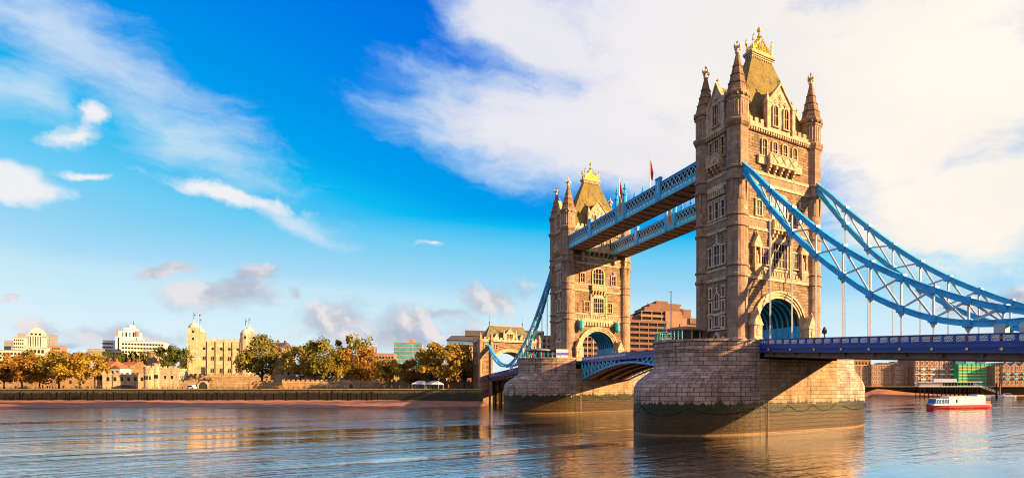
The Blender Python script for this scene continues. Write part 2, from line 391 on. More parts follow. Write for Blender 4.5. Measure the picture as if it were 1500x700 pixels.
M['skin'] = simple('skin', (0.5, 0.3, 0.22), 0.6, var=0.1)
M['quay'] = None
def quay_mat():
    m, n, b = new_mat('quay_masonry')
    pos = n.n('ShaderNodeNewGeometry').outputs['Position']; sp = n.n('ShaderNodeSeparateXYZ', i0=pos)
    mp = n.n('ShaderNodeMapping', Vector=pos, Scale=(0.6, 0.6, 0.15))
    a = n.n('ShaderNodeTexNoise', Vector=mp.outputs[0], Scale=1.0, Detail=6.0, Roughness=0.7).outputs[0]
    f = n.n('ShaderNodeTexNoise', Vector=pos, Scale=1.3, Detail=5.0, Roughness=0.7).outputs[0]
    dark = n.ramp(f, [(0.3, (0.004, 0.004, 0.002)), (0.7, (0.03, 0.026, 0.008))])
    mossy = n.ramp(f, [(0.3, (0.05, 0.05, 0.010)), (0.7, (0.20, 0.155, 0.035))])
    e = n.m('MULTIPLY_ADD', n.m('SUBTRACT', a, 0.5), 2.4, sp.outputs[2])
    lk(n, n.mix(n.sstep(e, 4.3, 5.0), dark, mossy), b.inputs['Base Color']); b.inputs['Roughness'].default_value = 0.7
    bp = n.n('ShaderNodeBump', Strength=0.7, Distance=0.2, Height=f); lk(n, bp.outputs[0], b.inputs['Normal'])
    return m
M['quay'] = quay_mat()
def leaf_mat():
    m, n, b = new_mat('autumn_leaves')
    oi = n.n('ShaderNodeObjectInfo'); g = n.n('ShaderNodeNewGeometry')
    ri = g.outputs['Random Per Island']
    nz = n.n('ShaderNodeTexNoise', Vector=g.outputs['Position'], Scale=0.22, Detail=3.0).outputs[0]
    hs_ = n.n('ShaderNodeHueSaturation', Saturation=1.0, Color=oi.outputs['Color'],
              Hue=n.m('MULTIPLY_ADD', n.m('SUBTRACT', n.m('MULTIPLY_ADD', ri, 0.35, nz), 0.67), 0.10, 0.5), Value=n.m('MULTIPLY_ADD', nz, 1.5, n.m('MULTIPLY_ADD', ri, 0.5, 0.0)))
    lk(n, hs_.outputs[0], b.inputs['Base Color']); b.inputs['Roughness'].default_value = 0.65
    b.inputs['Specular IOR Level'].default_value = 0.15
    tr = n.n('ShaderNodeBsdfTranslucent', Color=hs_.outputs[0]); mx = n.n('ShaderNodeMixShader', i0=0.3, i1=b.outputs[0], i2=tr.outputs[0])
    o = [x for x in n.t.nodes if x.type == 'OUTPUT_MATERIAL'][0]; lk(n, mx.outputs[0], o.inputs[0])
    return m
M['leaf'] = leaf_mat()
M['bark'] = simple('bark', (0.055, 0.038, 0.025), 0.9, var=0.4, scale=2)
def water_mat():
    m, n, b = new_mat('river_water')
    pos = n.n('ShaderNodeNewGeometry').outputs['Position']
    vec = n.n('ShaderNodeMapping', Vector=pos, Rotation=(0, 0, TH), Scale=(0.45, 1.0, 1)).outputs[0]
    r1 = n.n('ShaderNodeTexNoise', Vector=vec, Scale=0.62, Detail=4.0, Roughness=0.6, Distortion=0.5).outputs[0]
    r2 = n.n('ShaderNodeTexNoise', Vector=vec, Scale=0.2, Detail=3.0, Roughness=0.5, Distortion=0.3).outputs[0]
    # calmer slicks drawn out by the tide
    sv = n.n('ShaderNodeMapping', Vector=pos, Rotation=(0, 0, TH + 0.06), Scale=(0.010, 0.055, 1)).outputs[0]
    slick = n.n('ShaderNodeTexNoise', Vector=sv, Scale=1.0, Detail=6.0, Roughness=0.6, Distortion=0.8).outputs[0]
    calm = n.sstep(slick, 0.44, 0.60)
    amp = n.m('MULTIPLY_ADD', calm, -0.78, 1.0)
    h = n.m('MULTIPLY', n.m('ADD', n.m('MULTIPLY', r1, 1.1), n.m('MULTIPLY', r2, 0.55)), amp)
    bp = n.n('ShaderNodeBump', Strength=0.5, Distance=0.30, Height=h)
    lk(n, bp.outputs[0], b.inputs['Normal'])
    b.inputs['Base Color'].default_value = (0.07, 0.042, 0.018, 1)
    b.inputs['Roughness'].default_value = 0.04; b.inputs['IOR'].default_value = 1.33
    fr = n.n('ShaderNodeFresnel', i0=1.33); lk(n, bp.outputs[0], fr.inputs['Normal'])
    fac = n.m('SUBTRACT', 1.0, n.m('POWER', n.m('SUBTRACT', 1.0, fr.outputs[0]), 4.6))
    gl = n.n('ShaderNodeBsdfGlossy', Roughness=0.04); lk(n, bp.outputs[0], gl.inputs['Normal'])
    mx = n.n('ShaderNodeMixShader', i0=fac, i1=b.outputs[0], i2=gl.outputs[0])
    lk(n, mx.outputs[0], [x for x in n.t.nodes if x.type == 'OUTPUT_MATERIAL'][0].inputs[0])
    return m
M['water'] = water_mat()

#%%SPLIT
# ------------------------------------------------------------------ ground and water
YT = 82.3                                   # north tower centre
def poly_sheet(name, pts, z, mat):
    mb = MB(); mb.add([(x, y, z) for x, y in pts], [tuple(range(len(pts)))]); return struct(name, mb, mat)
mb = MB(); mb.add([(-9000, -9000, 0), (9000, -9000, 0), (9000, 9000, 0), (-9000, 9000, 0)], [(0, 1, 2, 3)])
struct('river', mb, M['water'])
qa, qb = WP(-160, 226), WP(705, 228)
e1, e2 = WP(1230, 385), WP(1700, 385)
ZG = 5.86
land = [qa, qb, (-12.0, 171.0), (12.8, 171.0), (20, 186), e1, e2, (6000, 0), (6000, 8000), (-8000, 8000), (-8000, 2000), (qa[0] - 300, qa[1] + 230)]
poly_sheet('ground', land, ZG - 0.05, M['ground'])

# ------------------------------------------------------------------ windows shared by the towers and big buildings
_wc = {}
def window_meshes(w, h, lights, trans, arch, fr='trim', fw=0.24):
    key = (w, h, lights, trans, arch, fr, fw)
    if key in _wc: return _wc[key]
    f = MB(); p = MB(); hw = w / 2
    if arch:
        zs = h - hw * arch; n = 10
        arc = [(-hw * math.cos(math.pi * i / n), zs + hw * arch * math.sin(math.pi * i / n)) for i in range(n + 1)]
        out = [(-hw, 0)] + arc + [(hw, 0)]
        p.plate([(-hw, 0), (hw, 0)] + arc[::-1], -0.04, 0.06)
    else:
        out = [(-hw, 0), (-hw, h), (hw, h), (hw, 0)]; p.box(-hw, hw, -0.04, 0.06, 0, h)
    for a, b in zip(out, out[1:]): f.bar((a[0], -0.08, a[1]), (b[0], -0.08, b[1]), 0.36, fw, up=(-(b[1] - a[1]), 0, b[0] - a[0]))
    f.box(-hw - fw, hw + fw, -0.36, 0.1, -0.22, 0.0)
    if not arch: f.box(-hw - fw, hw + fw, -0.32, 0.1, h, h + 0.2)
    for i in range(1, lights):
        x = -hw + w * i / lights; f.box(x - 0.055, x + 0.055, -0.16, 0.05, 0, h - (0.15 if arch else 0))
    for k in range(1, trans + 1):
        z = h * k / (trans + 1); f.box(-hw, hw, -0.145, 0.05, z - 0.06, z + 0.06)
    r = (f.mesh('window', M[fr]), p.mesh('pane', M['glass']))
    _wc[key] = r; return r
def put_window(parent, loc, rz, w, h, lights=2, trans=1, arch=0, fr='trim', fw=0.24):
    a, b = window_meshes(w, h, lights, trans, arch, fr, fw)
    o = place('window', a, parent, loc, rz); place('pane', b, o); return o
FACE_R = {'S': 0.0, 'W': -math.pi / 2, 'N': math.pi, 'E': math.pi / 2}

# ------------------------------------------------------------------ bridge towers
HX, HY, AW, ZB = 10.0, 5.95, 5.1, 15.0
STR = [(27.35, 27.95), (29.25, 29.65), (36.2, 36.75), (38.15, 38.55), (44.45, 45.0), (46.35, 46.9)]
def make_tower(label):
    t = thing('bridge_tower', label, 'bridge tower', (0, 0, ZB)); L = (0, 0, -ZB)
    w = MB()
    for s in (-1, 1): w.box(*sorted((s * AW, s * HX)), -HY, HY, ZB - .3, 27.8)
    n = 20; arc = [(-AW * math.cos(math.pi * i / n), 19.6 + 4.7 * math.sin(math.pi * i / n)) for i in range(n + 1)]
    for a, b in zip(arc, arc[1:]):
        for y, flip in ((-HY, 0), (HY, 1)):
            w.add([(a[0], y, a[1]), (b[0], y, b[1]), (b[0], y, 27.8), (a[0], y, 27.8)], [(0, 1, 2, 3) if not flip else (3, 2, 1, 0)])
        w.add([(a[0], -HY, a[1]), (b[0], -HY, b[1]), (b[0], HY, b[1]), (a[0], HY, a[1])], [(0, 1, 2, 3)])
    w.box(-HX, HX, -HY, HY, 27.8, 54.4)
    place('wall', w.mesh('wall', M['stone'], fix=False), t, L)
    # vault with painted steel ribs
    v = MB()
    for a, b in zip(arc, arc[1:]):
        v.add([(a[0] * .985, -HY + .5, a[1] - .05), (b[0] * .985, -HY + .5, b[1] - .05), (b[0] * .985, HY - .5, b[1] - .05), (a[0] * .985, HY - .5, a[1] - .05)], [(0, 1, 2, 3)])
    part('vault_shade_shell', v, M['darkiron'], t, L)  # dark shell added under the stone soffit, shade put into its colour
    for i in range(7):
        y = -4.6 + i * 1.53; r = MB(); n2 = 14
        pts = [(-AW * .96 * math.cos(math.pi * k / n2), 19.6 + 4.45 * math.sin(math.pi * k / n2)) for k in range(n2 + 1)]
        pts = [(-AW * .96, 16.9)] + pts + [(AW * .96, 16.9)]
        for a, b in zip(pts, pts[1:]): r.bar((a[0], y, a[1]), (b[0], y, b[1]), 0.3, 0.26, up=(-(b[1] - a[1]), 0, b[0] - a[0]))
        part('vault_rib', r, M['blue'], t, L)
    for s in (-1, 1):
        b = MB(); b.box(*sorted((s * (AW - .02), s * (AW - .3))), -HY - .25, HY + .25, ZB, 19.4)
        for k in range(6): b.box(*sorted((s * (AW - .3), s * (AW - .42))), -5 + k * 1.8, -4.6 + k * 1.8, ZB, 19.2)
        part('side_panel', b, M['blue'], t, L)
    for z0, z1 in STR:
        b = MB(); b.box(-HX - .22, HX + .22, -HY - .22, HY + .22, z0, z1)
        part('string_course', b, M['trim'], t, L)
    b = MB(); b.box(-HX - .1, HX + .1, -HY - .1, HY + .1, 27.95, 29.25); part('frieze', b, M['ashlar'], t, L)
    b = MB(); b.box(-HX - .1, HX + .1, -HY - .1, HY + .1, 36.75, 38.15); part('frieze', b, M['ashlar'], t, L)
    b = MB(); b.box(-HX - .1, HX + .1, -HY - .1, HY + .1, 45.0, 46.35); part('frieze', b, M['ashlar'], t, L)
    # corner turrets
    for sx in (-1, 1):
        for sy in (-1, 1):
            cx, cy = sx * 9.15, sy * 5.0; tm = MB()
            pr = [(2.1, ZB - .3), (2.1, 16.3), (1.87, 16.7)]
            for z0, z1 in STR[:4]: pr += [(1.87, z0 - .05), (2.12, z0 + .1), (2.12, z1 - .05), (1.87, z1 + .08)]
            pr += [(1.85, 44.2)]
            tm.lathe(cx, cy, pr, 20)
            oc = [(1.95, 44.2), (2.3, 44.5), (2.3, 44.9), (2.02, 45.1), (2.02, 46.3), (2.28, 46.5), (2.28, 46.85), (2.0, 47.0), (2.0, 53.8), (2.25, 54.0), (2.5, 54.5), (2.5, 54.9),
                  (2.0, 55.3), (2.0, 58.5), (2.18, 58.7), (2.18, 59.0), (2.05, 59.15), (2.4, 59.55), (2.4, 59.95), (2.15, 60.1)]
            tm.lathe(cx, cy, oc, 8, math.pi / 8)
            for k in range(8):
                a = math.pi / 8 + k * math.pi / 4; ca, sa = math.cos(a), math.sin(a)
                tm.bar((cx + 1.78 * ca, cy + 1.78 * sa, 41.0), (cx + 1.98 * ca, cy + 1.98 * sa, 44.3), 0.5, 0.3, up=(ca, sa, 0))
            for k in range(14):                          # corbel teeth under the spire
                a = k * 2 * math.pi / 14; tm.box(cx + 2.2 * math.cos(a) - .12, cx + 2.2 * math.cos(a) + .12, cy + 2.2 * math.sin(a) - .12, cy + 2.2 * math.sin(a) + .12, 59.1, 59.5)
            to = part('turret', tm, M['ashlar'], t, L)
            sp = MB(); sp.lathe(cx, cy, [(2.12, 60.1), (1.95, 60.5), (1.1, 64.0), (0.32, 67.3)], 8, math.pi / 8)
            for z in (61.6, 63.2, 64.8): r = 2.12 - (z - 60.1) * .25; sp.lathe(cx, cy, [(r + .07, z), (r + .07, z + .14)], 8, math.pi / 8)
            part('spire', sp, M['spire'], to)
            fi = MB(); fi.lathe(cx, cy, [(.32, 67.2), (.5, 67.4), (.5, 67.6), (.2, 67.75), (.16, 69.2), (.3, 69.35), (.1, 69.6), (.02, 69.95)], 8)
            for dx, dy in ((1, 0), (0, 1)):
                fi.box(cx - (.62 if dx else .14), cx + (.62 if dx else .14), cy - (.62 if dy else .14), cy + (.62 if dy else .14), 68.25, 68.6)
                for s in (-1, 1):
                    fi.lathe(cx + s * .62 * dx, cy + s * .62 * dy, [(.05, 68.0), (.24, 68.25), (.24, 68.6), (.05, 68.9)], 6)
            part('finial', fi, M['white_trim'], to)
            bl = MB()
            for k in range(8):
                a = k * math.pi / 4; ux, uy = -math.sin(a), math.cos(a); ax, ay = math.cos(a), math.sin(a); r = 1.87
                for z0, z1 in ((55.6, 58.2), (48.0, 53.0)):
                    for s in (-.3, .3):
                        if z0 > 50: bl.bar((cx + ax * r + ux * s, cy + ay * r + uy * s, z0), (cx + ax * r + ux * s, cy + ay * r + uy * s, z1), .12, .1)
                    if z0 > 50:
                        bl.bar((cx + ax * r - ux * .3, cy + ay * r - uy * .3, z1), (cx + ax * r, cy + ay * r, z1 + .35), .1, .12)
                        bl.bar((cx + ax * r + ux * .3, cy + ay * r + uy * .3, z1), (cx + ax * r, cy + ay * r, z1 + .35), .1, .12)
            part('blind_panel', bl, M['trim'], to)
    # cornice, parapet, roof
    b = MB(); b.box(-HX - .3, HX + .3, -HY - .3, HY + .3, 53.95, 54.42); b.box(-HX - .6, HX + .6, -HY - .6, HY + .6, 54.5, 54.9); b.box(-HX - .4, HX + .4, -HY - .4, HY + .4, 54.42, 54.5)
    for k in range(26):
        x = -7.2 + k * .58
        for s in (-1, 1): b.box(x, x + .26, *sorted((s * (HY + .28), s * (HY + .55))), 54.0, 54.5)
    for k in range(12):
        y = -3.2 + k * .58
        for s in (-1, 1): b.box(*sorted((s * (HX + .28), s * (HX + .55))), y, y + .26, 54.0, 54.5)
    part('cornice', b, M['trim'], t, L)
    for s in (-1, 1):
        y0, y1 = sorted((s * (HY + .1), s * (HY - .3)))
        for u0, u1 in ((-7.4, -3.3), (3.3, 7.4)):
            b = MB(); b.box(u0, u1, y0, y1, 54.9, 55.7)
            k = u0 + .1
            while k < u1 - .5: b.box(k, k + .75, y0, y1, 55.7, 56.5); k += 1.35
            part('battlement', b, M['trim'], t, L)
        x0, x1 = sorted((s * (HX + .1), s * (HX - .3)))
        for u0, u1 in ((-3.3, -2.5), (2.5, 3.3)): b = MB(); b.box(x0, x1, u0, u1, 54.9, 56.4); part('battlement', b, M['trim'], t, L)
    b = MB(); b.frustum((-9.3, 9.3, -5.2, 5.2), 54.6, (-2.35, 2.35, -.9, .9), 71.5); part('roof', b, M['slate'], t, L)
    b = MB(); b.box(-2.62, 2.62, -1.05, 1.05, 70.4, 71.45); b.box(-2.75, 2.75, -1.2, 1.2, 71.45, 71.75); b.box(-2.95, 2.95, -1.4, 1.4, 71.75, 72.2)
    rc = part('ridge_cap', b, M['trim'], t, L)
    b = MB()
    for k in range(9):
        x = -2.2 + k * .55
        for s in (-1, 1): b = MB(); b.box(x - .13, x + .13, *sorted((s * 1.04, s * 1.16)), 70.85, 71.15); part('vent', b, M['darkiron'], rc)
    for k in range(2):
        for s in (-1, 1): b = MB(); b.box(*sorted((s * 2.6, s * 2.7)), -.5 + k * .8, -.2 + k * .8, 70.85, 71.15); part('vent', b, M['darkiron'], rc)
    g = MB(); GX = 2.3
    for s in (-1, 1):
        y = s * 1.1
        g.box(-GX, GX, y - .07, y + .07, 72.2, 72.55)
        for k in range(-6, 7):
            x = k * GX / 6; top = 75.7 - abs(x) * 1.15
            g.bar((x, y, 72.4), (x, y * .6, top), .13, .1)
            g.lathe(x, y * .6, [(.02, top - .1), (.17, top + .08), (.02, top + .36)], 5)
        for k in range(-5, 6): g.bar((k * .4 - .3, y, 72.6), (k * .4 + .3, y * .8, 74.0), .1, .06); g.bar((k * .4 + .3, y, 72.6), (k * .4 - .3, y * .8, 74.0), .1, .06)
        g.bar((-GX, y, 72.6), (0, y * .7, 75.3), .16, .1); g.bar((GX, y, 72.6), (0, y * .7, 75.3), .16, .1)
    for s in (-1, 1):
        g.box(*sorted((s * (GX - .07), s * (GX + .07))), -1.1, 1.1, 72.2, 72.55)
        for k in range(4): g.bar((s * GX, -.9 + k * .6, 72.4), (s * (GX - .2), -.9 + k * .6, 73.6), .13, .1)
    for sx in (-1, 1):
        for sy in (-1, 1):
            g.lathe(sx * GX, sy * 1.1, [(.15, 72.2), (.12, 74.0), (.28, 74.2), (.28, 74.5), (.1, 74.6), (.22, 74.9), (.02, 75.4)], 6)
    cr = part('cresting', g, M['gold'], t, L)
    g = MB(); g.lathe(0, 0, [(.3, 72.2), (.22, 75.8), (.45, 76.0), (.2, 76.25), (.15, 76.9), (.34, 77.1), (.42, 77.4), (.15, 77.7), (.05, 78.1), (.02, 78.5)], 8)
    g.box(-.5, .5, -.08, .08, 77.2, 77.4); g.box(-.08, .08, -.5, .5, 77.2, 77.4)
    part('finial', g, M['gold'], cr)
    # per-face features
    for fk in 'SWNE':
        rz = FACE_R[fk]; wide = fk in 'SN'; D = HY if wide else HX
        R3 = Matrix.Rotation(rz, 4, 'Z') @ Matrix.Translation((0, -D, 0))
        def pt(u, z, out=0.0): return tuple(R3 @ Vector((u, -out, z)) + Vector(L))
        def mbf(): m_ = MB(); m_.M = R3; return m_
        gw, shz, pk = (2.9, 60.4, 63.9) if wide else (2.25, 60.0, 63.6)
        gb = mbf(); gb.plate([(-gw, 54.9), (gw, 54.9), (gw, shz), (0, pk), (-gw, shz)], -.25, .5)
        gb.plate([(-gw - .05, shz - .3), (-gw - .05, shz + .1), (0, pk + .45), (gw + .05, shz + .1), (gw + .05, shz - .3), (0, pk - .05)], -.5, .55)
        for s in (-1, 1):
            gb.box(*sorted((s * (gw - .15), s * (gw + .55))), -.6, .5, 54.9, shz - .5)
            gb.frustum((*sorted((s * (gw - .2), s * (gw + .65))), -.7, .55), shz - .5, (*sorted((s * (gw + .15), s * (gw + .25))), -.1, .0), shz + 1.5)
        gb.lathe(0, 0, [(.1, pk + .2), (.12, pk + .7), (.32, pk + .85), (.1, pk + 1.0), (.02, pk + 1.35)], 6)
        if wide:
            for u, z in ((0, 61.6), (-1.2, 60.4), (1.2, 60.4), (0, 60.2)):
                gb.box(u - .12, u + .12, -.4, -.2, z - .5, z + .5); gb.box(u - .38, u + .38, -.39, -.2, z - .05, z + .2)
        else: gb.lathe(0, -.3, [(.01, 60.3), (.5, 60.7), (.5, 61.1), (.01, 61.5)], 8)
        go = part('gable', gb, M['trim'], t, L)
        gr = mbf(); gr.plate([(-gw, 56.0), (gw, 56.0), (gw, shz - .2), (0, pk - .15), (-gw, shz - .2)], .5, 5.4 if not wide else 4.0); part('gable_roof', gr, M['slate'], go)
        if wide:
            for u in (-1.3, 1.3): put_window(t, pt(u, 55.9, .27), rz, 1.25, 3.9, 2, 1, 1.2)
        else:
            put_window(t, pt(0, 55.9, .27), rz, 1.9, 3.9, 3, 1, 0)
        # top storey windows and balcony
        if wide:
            for u in (-3.75, -1.25, 1.25, 3.75): put_window(t, pt(u, 49.9), rz, 1.25, 3.3, 2, 1, .7)
            bw_ = 3.3
        else:
            put_window(t, pt(0, 49.9), rz, 1.5, 3.5, 2, 1, 0, 'trim', .18)
            for u in (-1.9, 1.9): put_window(t, pt(u, 49.9), rz, .95, 3.5, 1, 1, 0, 'trim', .18)
            bw_ = 2.0
        b = mbf(); b.box(-bw_, bw_, -1.25, .02, 48.3, 48.65); b.box(-bw_, bw_, -1.25, -1.05, 48.65, 50.2); b.box(-bw_ - .1, bw_ + .1, -1.35, -.95, 50.2, 50.4)
        for s in (-1, 1): b.box(*sorted((s * bw_, s * (bw_ - .2))), -1.05, .02, 48.65, 50.2)
        nb = 5 if wide else 4
        for k in range(nb):
            u = -bw_ + .3 + k * (2 * bw_ - .6) / (nb - 1)
            b.box(u - .2, u + .2, -1.1, .02, 47.75, 48.3); b.box(u - .18, u + .18, -.7, .02, 47.3, 47.75); b.box(u - .15, u + .15, -.35, .02, 46.92, 47.3)
        for k in range(3 if wide else 2):
            u = (-2.0 + 2 * k) if wide else (-.9 + 1.8 * k)
            b.bar((u - .6, -1.3, 48.8), (u + .6, -1.3, 50.1), .12, .1); b.bar((u + .6, -1.3, 48.8), (u - .6, -1.3, 50.1), .12, .1)
        part('balcony', b, M['trim'], t, L)
        if wide:
            for s in (-1, 1):
                b = mbf(); b.box(*sorted((s * 3.4, s * 5.4)), -.45, .02, 48.3, 49.8); b.box(*sorted((s * 3.4, s * 5.5)), -.55, .02, 49.62, 49.85)
                part('window_apron', b, M['trim'], t, L)
            put_window(t, pt(0, 38.7), rz, 3.8, 4.9, 4, 2, .75, fw=.4)
            for u in (-5.1, 5.1): put_window(t, pt(u, 38.9), rz, 1.5, 2.8, 2, 1)
            for u in (-5.1, 5.1): b = mbf(); b.lathe(u, -.15, [(.35, 42.0), (.12, 42.4), (.28, 42.8), (.08, 43.2), (.02, 43.8)], 6); part('window_finial', b, M['trim'], t, L)
            b = mbf(); b.box(-2.3, 2.3, -1.0, .02, 36.6, 36.95); b.box(-2.3, 2.3, -1.0, -.8, 36.95, 38.3); b.box(-2.4, 2.4, -1.1, -.7, 38.3, 38.5)
            for s in (-1, 1): b.box(*sorted((s * 2.3, s * 2.1)), -.8, .02, 36.95, 38.3)
            for k in range(8): u = -2.0 + k * .57; b.box(u - .1, u + .1, -1.08, -.98, 37.0, 38.3)
            for k in range(5): u = -1.9 + k * .95; b.box(u - .2, u + .2, -.85, .02, 36.0, 36.6); b.box(u - .18, u + .18, -.45, .02, 35.3, 36.0)
            b.plate([(-1.9, 34.7), (-1.4, 35.4), (1.4, 35.4), (1.9, 34.7)], -.35, .02)
            part('balcony', b, M['trim'], t, L)
            put_window(t, pt(0, 30.0), rz, 3.7, 4.5, 5, 2, fw=.35)
            for u in (-3.75, 3.75): put_window(t, pt(u, 30.2), rz, 1.8, 3.0, 3, 1)
            for u in (-2.45, 2.45): b = mbf(); b.box(u - .22, u + .22, -.45, .02, 28.2, 34.6); b.frustum((u - .25, u + .25, -.48, .02), 34.6, (u - .03, u + .03, -.2, -.1), 36.0); part('pilaster', b, M['trim'], t, L)
            for u in (-5.75, 5.75):
                if fk == 'N': continue
                b = mbf(); b.box(u - .75, u - .5, -.75, .02, 30.0, 33.2); b.box(u + .5, u + .75, -.75, .02, 30.0, 33.2)
                b.plate([(u - .95, 33.0), (u + .95, 33.0), (u + .95, 33.5), (u, 35.4), (u - .95, 33.5)], -.85, .02)
                b.lathe(u, -.4, [(.12, 35.2), (.28, 35.6), (.1, 35.9), (.02, 36.6)], 6)
                b.frustum((u - .3, u + .3, -.3, .02), 28.0, (u - .8, u + .8, -.85, .02), 29.4); b.box(u - .85, u + .85, -.9, .02, 29.4, 30.0)
                no = part('niche', b, M['trim'], t, L)
                b = mbf(); b.box(u - .5, u + .5, -.06, .03, 30.0, 33.0); part('niche_back', b, M['darkiron'], no)
                b = mbf(); b.lathe(u, -.35, [(.3, 30.0), (.34, 30.9), (.26, 31.7), (.1, 31.9), (.16, 32.1), (.14, 32.4), (.03, 32.5)], 8); part('statue', b, M['trim'], no)
            b = mbf()
            for k in range(15): u = -4.9 + k * .7; b.box(u - .22, u + .22, -.25, .02, 28.25, 29.0)
            b.box(-5.6, 5.6, -.3, .02, 28.0, 28.2)
            part('carved_band', b, M['trim'], t, L)
            if fk == 'N':
                b = mbf()
                for k in range(15): u = -6.3 + k * .9; b.box(u - .28, u + .28, -.45, .02, 25.9, 27.0)
                b.box(-6.8, 6.8, -.5, .02, 27.0, 27.35)
                part('corbel_table', b, M['trim'], t, L)
            # arch mouldings
            for r0, r1, o in ((1.0, 1.10, .15), (1.10, 1.19, .32), (1.19, 1.27, .5)):
                b = mbf(); n = 22
                A = [(-AW * r0 * math.cos(math.pi * i / n), 19.6 + (4.7 + AW * (r0 - 1)) * math.sin(math.pi * i / n)) for i in range(n + 1)]
                B = [(-AW * r1 * math.cos(math.pi * i / n), 19.6 + (4.7 + AW * (r1 - 1)) * math.sin(math.pi * i / n)) for i in range(n + 1)]
                for i in range(n): b.plate([A[i], A[i + 1], B[i + 1], B[i]], -o, .02)
                for s in (-1, 1): b.box(*sorted((s * AW * r0, s * AW * r1)), -o, .02, ZB, 19.6)
                part('arch_moulding', b, M['trim'], t, L)
            for s in (-1, 1):
                u = s * 6.75; b = mbf()
                b.box(u - .95, u + .95, -1.9, .02, ZB, 19.0); b.box(u - 1.1, u + 1.1, -2.05, .02, 16.2, 16.5); b.box(u - 1.1, u + 1.1, -2.05, .02, 18.8, 19.1)
                b.plate([(u - 1.05, 19.1), (u + 1.05, 19.1), (u, 21.4)], -2.0, .02)
                b.plate([(u - .3, 17.0), (u + .3, 17.0), (u + .3, 18.2), (u, 18.7), (u - .3, 18.2)], -2.0, -1.85)
                b.lathe(u, -1.6, [(.1, 21.0), (.25, 21.5), (.05, 22.0)], 6)
                part('buttress_shrine', b, M['trim'], t, L)
        else:
            # corbel table, then three storeys of pale framed windows
            b = mbf(); b.box(-2.6, 2.6, -.5, .02, 43.9, 44.4)
            for k in range(8): u = -2.35 + k * .67; b.box(u - .2, u + .2, -.45, .02, 42.9, 43.9)
            b.box(-2.6, 2.6, -.2, .02, 42.3, 42.6)
            part('corbel_table', b, M['trim'], t, L)
            for u in (-2.0, 0, 2.0): put_window(t, pt(u, 38.9), rz, 1.2, 3.0, 1, 1, 0, 'white_trim', .19)
            put_window(t, pt(0, 30.3), rz, 1.9, 3.7, 2, 1, 0, 'white_trim', .2)
            for u in (-2.1, 2.1): put_window(t, pt(u, 30.3), rz, 1.1, 3.4, 1, 1, 0, 'white_trim', .19)
            b = mbf(); b.lathe(0, -.15, [(.45, 34.2), (.15, 34.6), (.3, 35.0), (.1, 35.3), (.2, 35.6), (.02, 36.2)], 6)
            part('window_finial', b, M['white_trim'], t, L)
            for u in (-2.0, 2.0): put_window(t, pt(u, 24.3), rz, .9, 1.9, 1, 0, 0, 'white_trim', .19)
            put_window(t, pt(0, 22.2), rz, 1.5, 2.9, 2, 1, 1.1, 'white_trim', .2)
            put_window(t, pt(0, 19.0), rz, 1.5, 2.0, 2, 0, 0, 'white_trim', .2)
            for u in (-2.0, 2.0):
                put_window(t, pt(u, 21.6), rz, .9, 2.0, 1, 0, 0, 'white_trim', .19)
                put_window(t, pt(u, 18.8), rz, .9, 1.9, 1, 0, 0, 'white_trim', .19)
            for z in (21.1, 18.25): b = mbf(); b.box(-2.8, 2.8, -.3, .02, z, z + .3); part('window_band', b, M['white_trim'], t, L)
            b = mbf(); b.lathe(0, -.15, [(.3, 25.2), (.12, 25.7), (.3, 26.0), (.08, 26.3), (.02, 26.9)], 6); part('window_finial', b, M['white_trim'], t, L)
            b = mbf(); b.plate([(-1.0, ZB), (1.0, ZB), (1.0, 16.6), (.6, 17.6), (0, 18.0), (-.6, 17.6), (-1.0, 16.6)], -.35, .02)
            do = part('doorway', b, M['white_trim'], t, L)
            b = mbf(); b.plate([(-.65, ZB), (.65, ZB), (.65, 16.5), (0, 17.4), (-.65, 16.5)], -.4, -.3); part('door', b, M['glass'], do)
            for u in (-2.1, 2.1): put_window(t, pt(u, 15.6), rz, .6, 1.2, 1, 0, 0, 'white_trim', .25)
    return t
tower = make_tower('tall nearer stone bridge tower, its arch and chains on the sunlit south side')
def tree_of(root):
    ch = {}
    for o in bpy.data.objects:
        if o.parent: ch.setdefault(o.parent.name, []).append(o)
    from collections import defaultdict
    d = defaultdict(list); d.update(ch); return d
tower['group'] = 'twin bridge towers'
tower2 = dup(tower, (0, YT, ZB), math.pi, 'farther stone bridge tower with turquoise lanterns beside its arch', tree=tree_of(tower))
for s in (-1, 1):
    b = MB(); u = s * 5.9; y = HY + 1.0
    b.lathe(u, y, [(.15, 23.9), (.5, 24.4), (.78, 25.0), (.82, 26.6), (.62, 27.0), (.22, 27.3), (.25, 27.7), (.02, 28.2)], 8); b.box(u - .12, u + .12, HY - .1, y, 25.6, 26.0)
    part('lantern', b, M['teal'], tower2, (0, 0, -ZB), smooth=False)

